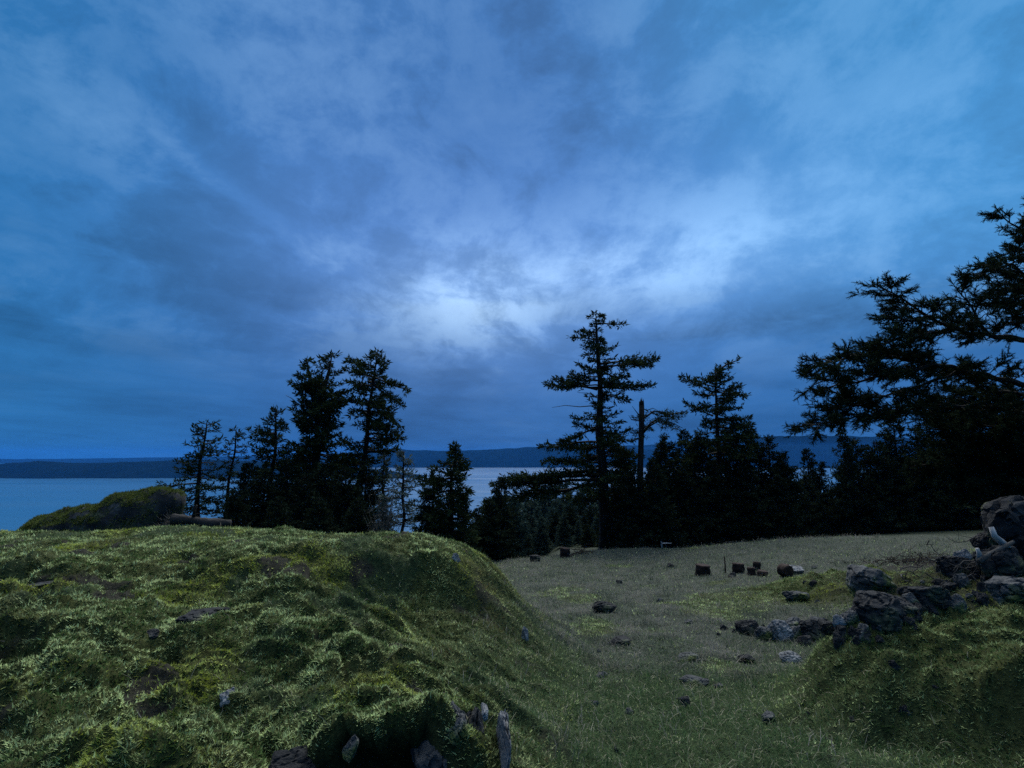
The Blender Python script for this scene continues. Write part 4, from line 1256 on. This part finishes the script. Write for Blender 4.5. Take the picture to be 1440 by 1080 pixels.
def sticks(name, centre, n, spread, length, rad, label, cat, mat, seed, height=0.25):
    rnd = random.Random(seed); T = Tubes()
    base = np.array(centre)
    for k in range(n):
        x = rnd.gauss(0, spread[0]); y = rnd.gauss(0, spread[1])
        z = z1(base[0] + x, base[1] + y) - base[2] + abs(rnd.gauss(0, height))
        an = rnd.uniform(-0.6, 0.6) + rnd.choice((0, PI)); el = rnd.gauss(0, 0.22); L = length * rnd.uniform(0.4, 1.1)
        d = np.array([math.cos(an) * math.cos(el), math.sin(an) * math.cos(el), math.sin(el)])
        pts = [np.array([x, y, z]) + d * L * (u - 0.5) + np.array([0, 0, 0.06 * math.sin(u * 3 + k)]) + np.array([rnd.gauss(0, .02) for _ in range(3)]) for u in np.linspace(0, 1, 6)]
        T.add(pts, np.linspace(rad, rad * 0.3, 6), 5, False)
        for _ in range(3):
            q = pts[rnd.randint(1, 4)]; e = d * 0.5 + np.array([rnd.gauss(0, .5), rnd.gauss(0, .5), rnd.gauss(0.2, .4)])
            T.add([q, q + e * L * 0.22, q + e * L * 0.4 + (0, 0, 0.02)], [rad * 0.5, rad * 0.35, rad * 0.15], 4, False)
    root = empty(name, base, label, cat)
    obj('branches', T.mesh('branches'), mat, root)
    return root


p = hit(1285, 790); sticks('brush_pile', p, 110, (0.75, 0.4), 0.55, 0.010, 'low dark strip of cut brush lying across the far field on the right', 'brush pile', M_LOGB, 5, 0.04)
p = hit(816, 780); sticks('brush_heap', p, 14, (0.3, 0.15), 0.6, 0.018, 'small heap of dark branches beside the stump at the far edge', 'brush heap', M_LOGB, 6, 0.10)
p = hit(1335, 815); sticks('dead_branches', p, 30, (0.45, 0.3), 0.5, 0.009, 'tangle of grey dead branches over the rubble by the right-edge boulder', 'branches', M_DEAD, 8, 0.12)


def stick(name, pts, r, label, cat, mat, sides=7):
    pts = np.array(pts)
    T = Tubes(); c = pts[0].copy()
    T.add(pts - c, np.linspace(r, r * 0.6, len(pts)), sides, True, 0.2, 4)
    o = obj(name, T.mesh(name), mat); o.location = tuple(c)
    return tag(o, label, cat)


h_ = hit(1412, 782); Yb = h_[1] - 0.45
stick('broken_branch', [P(1416, 770, Yb), P(1408, 762, Yb), P(1399, 754, Yb - 0.03), P(1394, 741, Yb)], 0.05, 'bleached white broken branch leaning on the right-edge boulder', 'branch', M_PALEW)
stick('broken_branch', [P(1378, 788, Yb + 0.02), P(1377, 778, Yb), P(1374, 771, Yb)], 0.035, 'short pale stick standing left of the bleached branch', 'branch', M_PALEW)
stick('fallen_branch', [P(1378, 790, Yb - 0.05), P(1392, 780, Yb - 0.07), P(1408, 771, Yb - 0.09), P(1425, 762, Yb - 0.06)], 0.04, 'grey fallen branch slanting up to the right-edge boulder', 'branch', M_DEAD)
g = hit(1020, 806)
stick('stake', [g + (0, 0, -0.05), g + (0.005, 0, 0.2), g + (-0.005, 0, 0.42)], 0.022, 'thin dark stake standing among the log rounds', 'stake', M_LOGB)
# pale broken board at the field edge
e = P(931, 776, 21.5); zb = z1(e[0], e[1])
root = empty('broken_board', (e[0], e[1], zb), 'small pale broken board at the edge of the dark trees', 'board')
T = Tubes(); T.add([(0, 0, -0.05), (0, 0, 0.14), (-0.02, 0, 0.28)], [0.03, 0.03, 0.02], 4); obj('upright', T.mesh('upright', False), M_PALEW, root)
T = Tubes(); T.add([(0.0, -0.03, 0.19), (0.2, -0.03, 0.2), (0.38, -0.03, 0.19)], [0.025, 0.025, 0.02], 4); obj('plank', T.mesh('plank', False), M_PALEW, root)


# ------------------------------------------------------------------ light, sky, air
SUN_EL, SUN_AZ = 50.0, 4.0      # raised well above the bright cloud gap for more ground light, ahead and a touch right
sd = bpy.data.lights.new('sun', 'SUN'); sd.energy = 1.5; sd.angle = R(36); sd.color = (1.0, 0.97, 0.88)
so = bpy.data.objects.new('sun', sd); C.objects.link(so)
dv = Vector((math.sin(R(SUN_AZ)) * math.cos(R(SUN_EL)), math.cos(R(SUN_AZ)) * math.cos(R(SUN_EL)), math.sin(R(SUN_EL))))
so.rotation_euler = (-dv).to_track_quat('-Z', 'Y').to_euler()
so.location = dv * 50

W = bpy.data.worlds.new('World'); S.world = W; W.use_nodes = True
nt = W.node_tree; nt.nodes.clear()


class X:
    """Tiny expression builder over shader math nodes."""
    def __init__(self, s): self.s = s

    @staticmethod
    def op(o, *a):
        n = nt.nodes.new('ShaderNodeMath'); n.operation = o
        for i, q in enumerate(a):
            if isinstance(q, X): nt.links.new(q.s, n.inputs[i])
            else: n.inputs[i].default_value = q
        return X(n.outputs[0])

    def __add__(s, o): return X.op('ADD', s, o)
    __radd__ = __add__
    def __sub__(s, o): return X.op('SUBTRACT', s, o)
    def __rsub__(s, o): return X.op('SUBTRACT', o, s)
    def __mul__(s, o): return X.op('MULTIPLY', s, o)
    __rmul__ = __mul__
    def __truediv__(s, o): return X.op('DIVIDE', s, o)


def sstep(x, a, b):
    n = nt.nodes.new('ShaderNodeMapRange'); n.interpolation_type = 'SMOOTHSTEP'
    nt.links.new(x.s, n.inputs[0]); n.inputs[1].default_value = a; n.inputs[2].default_value = b
    n.inputs[3].default_value = 0; n.inputs[4].default_value = 1
    return X(n.outputs[0])


def gauss(x, c, s):
    q = (x - c) / s
    return X.op('EXPONENT', q * q * -1.0)


def xyz(a, b, c):
    n = nt.nodes.new('ShaderNodeCombineXYZ')
    for i, q in enumerate((a, b, c)):
        if isinstance(q, X): nt.links.new(q.s, n.inputs[i])
        else: n.inputs[i].default_value = q
    return n.outputs[0]


def noise3(v, scale, detail=6.0, rough=0.55, dist=0.0):
    n = nt.nodes.new('ShaderNodeTexNoise')
    nt.links.new(v, n.inputs['Vector'])
    n.inputs['Scale'].default_value = scale; n.inputs['Detail'].default_value = detail
    n.inputs['Roughness'].default_value = rough; n.inputs['Distortion'].default_value = dist
    return X(n.outputs[0])


def mixc(f, a, b):
    n = nt.nodes.new('ShaderNodeMix'); n.data_type = 'RGBA'
    if isinstance(f, X): nt.links.new(f.s, n.inputs[0])
    else: n.inputs[0].default_value = f
    for q, i in ((a, 6), (b, 7)):
        if isinstance(q, tuple): n.inputs[i].default_value = (*q, 1)
        else: nt.links.new(q, n.inputs[i])
    return n.outputs[2]


def scalec(c, f):
    n = nt.nodes.new('ShaderNodeVectorMath'); n.operation = 'SCALE'
    nt.links.new(c, n.inputs[0])
    if isinstance(f, X): nt.links.new(f.s, n.inputs['Scale'])
    else: n.inputs['Scale'].default_value = f
    return n.outputs[0]


def addc(a, b):
    n = nt.nodes.new('ShaderNodeVectorMath'); n.operation = 'ADD'
    nt.links.new(a, n.inputs[0]); nt.links.new(b, n.inputs[1])
    return n.outputs[0]


def srgb(r, g, b):
    f = lambda c: (c / 255) / 12.92 if c / 255 <= 0.04045 else ((c / 255 + 0.055) / 1.055) ** 2.4
    return (f(r), f(g), f(b))


tc = nt.nodes.new('ShaderNodeTexCoord')
sep = nt.nodes.new('ShaderNodeSeparateXYZ'); nt.links.new(tc.outputs['Generated'], sep.inputs[0])
dx, dy, dz = (X(sep.outputs[i]) for i in range(3))
el = X.op('ARCSINE', dz) * (180 / PI)
azm = X.op('ARCTAN2', dx, dy) * (180 / PI)
dzc = X.op('MAXIMUM', dz, 0.0) + 0.10
# cloud deck: directions laid out on a flat layer, streaks running towards a point ahead right
va = R(12)
cx = (dx * math.cos(va) - dy * math.sin(va)) / dzc
cy = (dx * math.sin(va) + dy * math.cos(va)) / dzc
warp = noise3(xyz(cx * 0.6, cy * 0.6, 3.0), 1.0, 4.0) - 0.5
streak = noise3(xyz(cx * 1.2 + warp * 1.4, cy * 0.6 + warp * 1.4, 0.0), 1.0, 8.0, 0.58)
soft = noise3(xyz(cx * 0.55 + warp * 0.8, cy * 0.30, 7.0), 1.0, 4.0, 0.5)
fine = noise3(xyz(cx * 3.1 + warp * 2.0, cy * 1.7 + warp, 4.0), 1.0, 8.0, 0.6)
puff = noise3(xyz(dx * 5.5 + warp * 0.9, dy * 5.5, dz * 7.5 + warp * 0.9), 1.0, 10.0, 0.63, 0.15)
band = noise3(xyz(azm / 26.0, el / 4.5 + warp, 11.0), 1.0, 7.0, 0.55)

base_c = mixc(sstep(el, 0.5, 24.0), srgb(36, 97, 160), srgb(64, 117, 180))
base_c = mixc(sstep(azm + el * 0.35, 14.0, 55.0) * sstep(el, 6.0, 22.0) * 0.75, base_c, srgb(70, 146, 204))
base_c = mixc(gauss(azm, -4.0, 26.0) * gauss(el, 20.0, 15.0) * 0.7, base_c, srgb(84, 116, 178))
base_c = mixc(sstep(azm * -1.0, 22.0, 52.0) * 0.85, base_c, srgb(40, 112, 172))
tex = (streak - 0.5) * 1.0 + (soft - 0.5) * 1.2 + (fine - 0.5) * 0.45
lowband = sstep(band, 0.42, 0.62) * (1.0 - sstep(el, 15.0, 20.0))
ds = (azm + 41.8) * 0.343 + (el - 28.7) * 0.94 + (fine - 0.5) * 9.0 + (soft - 0.5) * 6.0
tex = tex + gauss(ds, 0.0, 1.6) * sstep(azm, -60.0, -44.0) * (1.0 - sstep(azm, -22.0, -12.0)) * 0.38
tex = tex - gauss(azm, -38.0, 15.0) * gauss(el, 17.0, 7.0) * 0.22 - gauss(azm, -1.0, 12.0) * gauss(el, 38.0, 9.0) * 0.25
tex = tex - gauss(azm, 24.0, 12.0) * gauss(el + (band - 0.5) * 5.0, 13.6, 1.7) * 0.45 - gauss(azm, 27.0, 8.0) * gauss(el + (fine - 0.5) * 5.0, 20.0, 0.9) * 0.3
rag = noise3(xyz(dx * 15.0 + warp * 2.0, dy * 15.0, dz * 22.0 + warp * 2.0), 1.0, 8.0, 0.66, 0.1)
tex = tex + ((puff - 0.5) * 1.1 + (sstep(puff, 0.40, 0.60) - 0.5) * 0.36 + (rag - 0.5) * 0.42) * sstep(el, 3.0, 14.0)
tex = tex + gauss(azm, 28.0, 15.0) * gauss(el, 22.0, 9.0) * 0.6 - gauss(azm, -42.0, 20.0) * gauss(el, 26.0, 15.0) * 0.14
pos = X.op('MAXIMUM', tex, 0.0); neg = X.op('MAXIMUM', tex * -1.0, 0.0)
gain = X.op('MAXIMUM', 1.08 - neg * 0.62 - lowband * 0.18, 0.3)
col = addc(scalec(base_c, gain), scalec(mixc(0.0, (0.105, 0.155, 0.19), (0, 0, 0)), pos * (0.35 + 0.65 * sstep(el, 4.0, 16.0))))
# bright break in the cloud around the hidden sun
gl = gauss(azm, -5.0, 11.0) * gauss(el, 17.0, 5.5) * 1.05 + gauss(azm, 15.0, 16.0) * gauss(el, 20.0, 5.0) * 0.72 + 0.0
brk = sstep(fine * 0.3 + puff * 0.7 + (band - 0.5) * 0.3, 0.40, 0.58)
gl = gl * (0.34 + 0.66 * brk)
col = addc(col, scalec(mixc(0.0, (0.24, 0.35, 0.42), (0, 0, 0)), gl))
col = addc(col, scalec(mixc(0.0, (0.06, 0.05, 0.02), (0, 0, 0)), gl * gl))
col = addc(col, scalec(mixc(0.0, (0.03, 0.09, 0.20), (0, 0, 0)), gauss(azm, 8.0, 38.0) * gauss(el, 21.0, 12.0)))
# bright grey patch overhead, out of view, added to light the ground
zenith_fill = sstep(dz * 1.0 + dy * 0.06, 0.78, 0.97)
col = mixc(zenith_fill * 0.9, col, (2.0, 2.12, 2.2))
# clear-sky light above the clouds shows a little through them
sky = nt.nodes.new('ShaderNodeTexSky'); sky.sky_type = 'NISHITA'; sky.sun_disc = False
sky.sun_elevation = R(SUN_EL); sky.sun_rotation = R(SUN_AZ)
col = mixc(0.04, col, scalec(sky.outputs[0], 0.02))
bg = nt.nodes.new('ShaderNodeBackground'); bg.inputs['Strength'].default_value = 0.44
nt.links.new(col, bg.inputs['Color'])
wo = nt.nodes.new('ShaderNodeOutputWorld'); nt.links.new(bg.outputs[0], wo.inputs['Surface'])

# thin evening haze: one closed box of even air
HZ = True
if HZ:
    hx = np.array([(sx * 9200, sy * 9200, z) for z in (-103.0, 95.0) for sy in (-1, 1) for sx in (-1, 1)])
    q = np.array([(0, 2, 3, 1), (4, 5, 7, 6), (0, 1, 5, 4), (2, 6, 7, 3), (0, 4, 6, 2), (1, 3, 7, 5)])
    m, hnt = new_mat('evening haze')
    out = N(hnt, 'ShaderNodeOutputMaterial'); pv = N(hnt, 'ShaderNodeVolumePrincipled')
    pv.inputs['Color'].default_value = (0.04, 0.30, 0.98, 1); pv.inputs['Density'].default_value = 6.2e-5
    hnt.links.new(pv.outputs[0], out.inputs['Volume'])
    o = obj('haze', raw_mesh('haze', hx, [q]), m)
    tag(o, kind='stuff')

S.render.engine = 'CYCLES'
S.cycles.max_bounces = 5; S.cycles.diffuse_bounces = 3; S.cycles.glossy_bounces = 2
S.cycles.transmission_bounces = 2; S.cycles.volume_bounces = 0; S.cycles.transparent_max_bounces = 4
S.cycles.caustics_reflective = False; S.cycles.caustics_refractive = False
S.cycles.use_denoising = False
S.view_settings.view_transform = 'Standard'; S.view_settings.look = 'None'
S.view_settings.exposure = 1.2; S.view_settings.gamma = 1.0
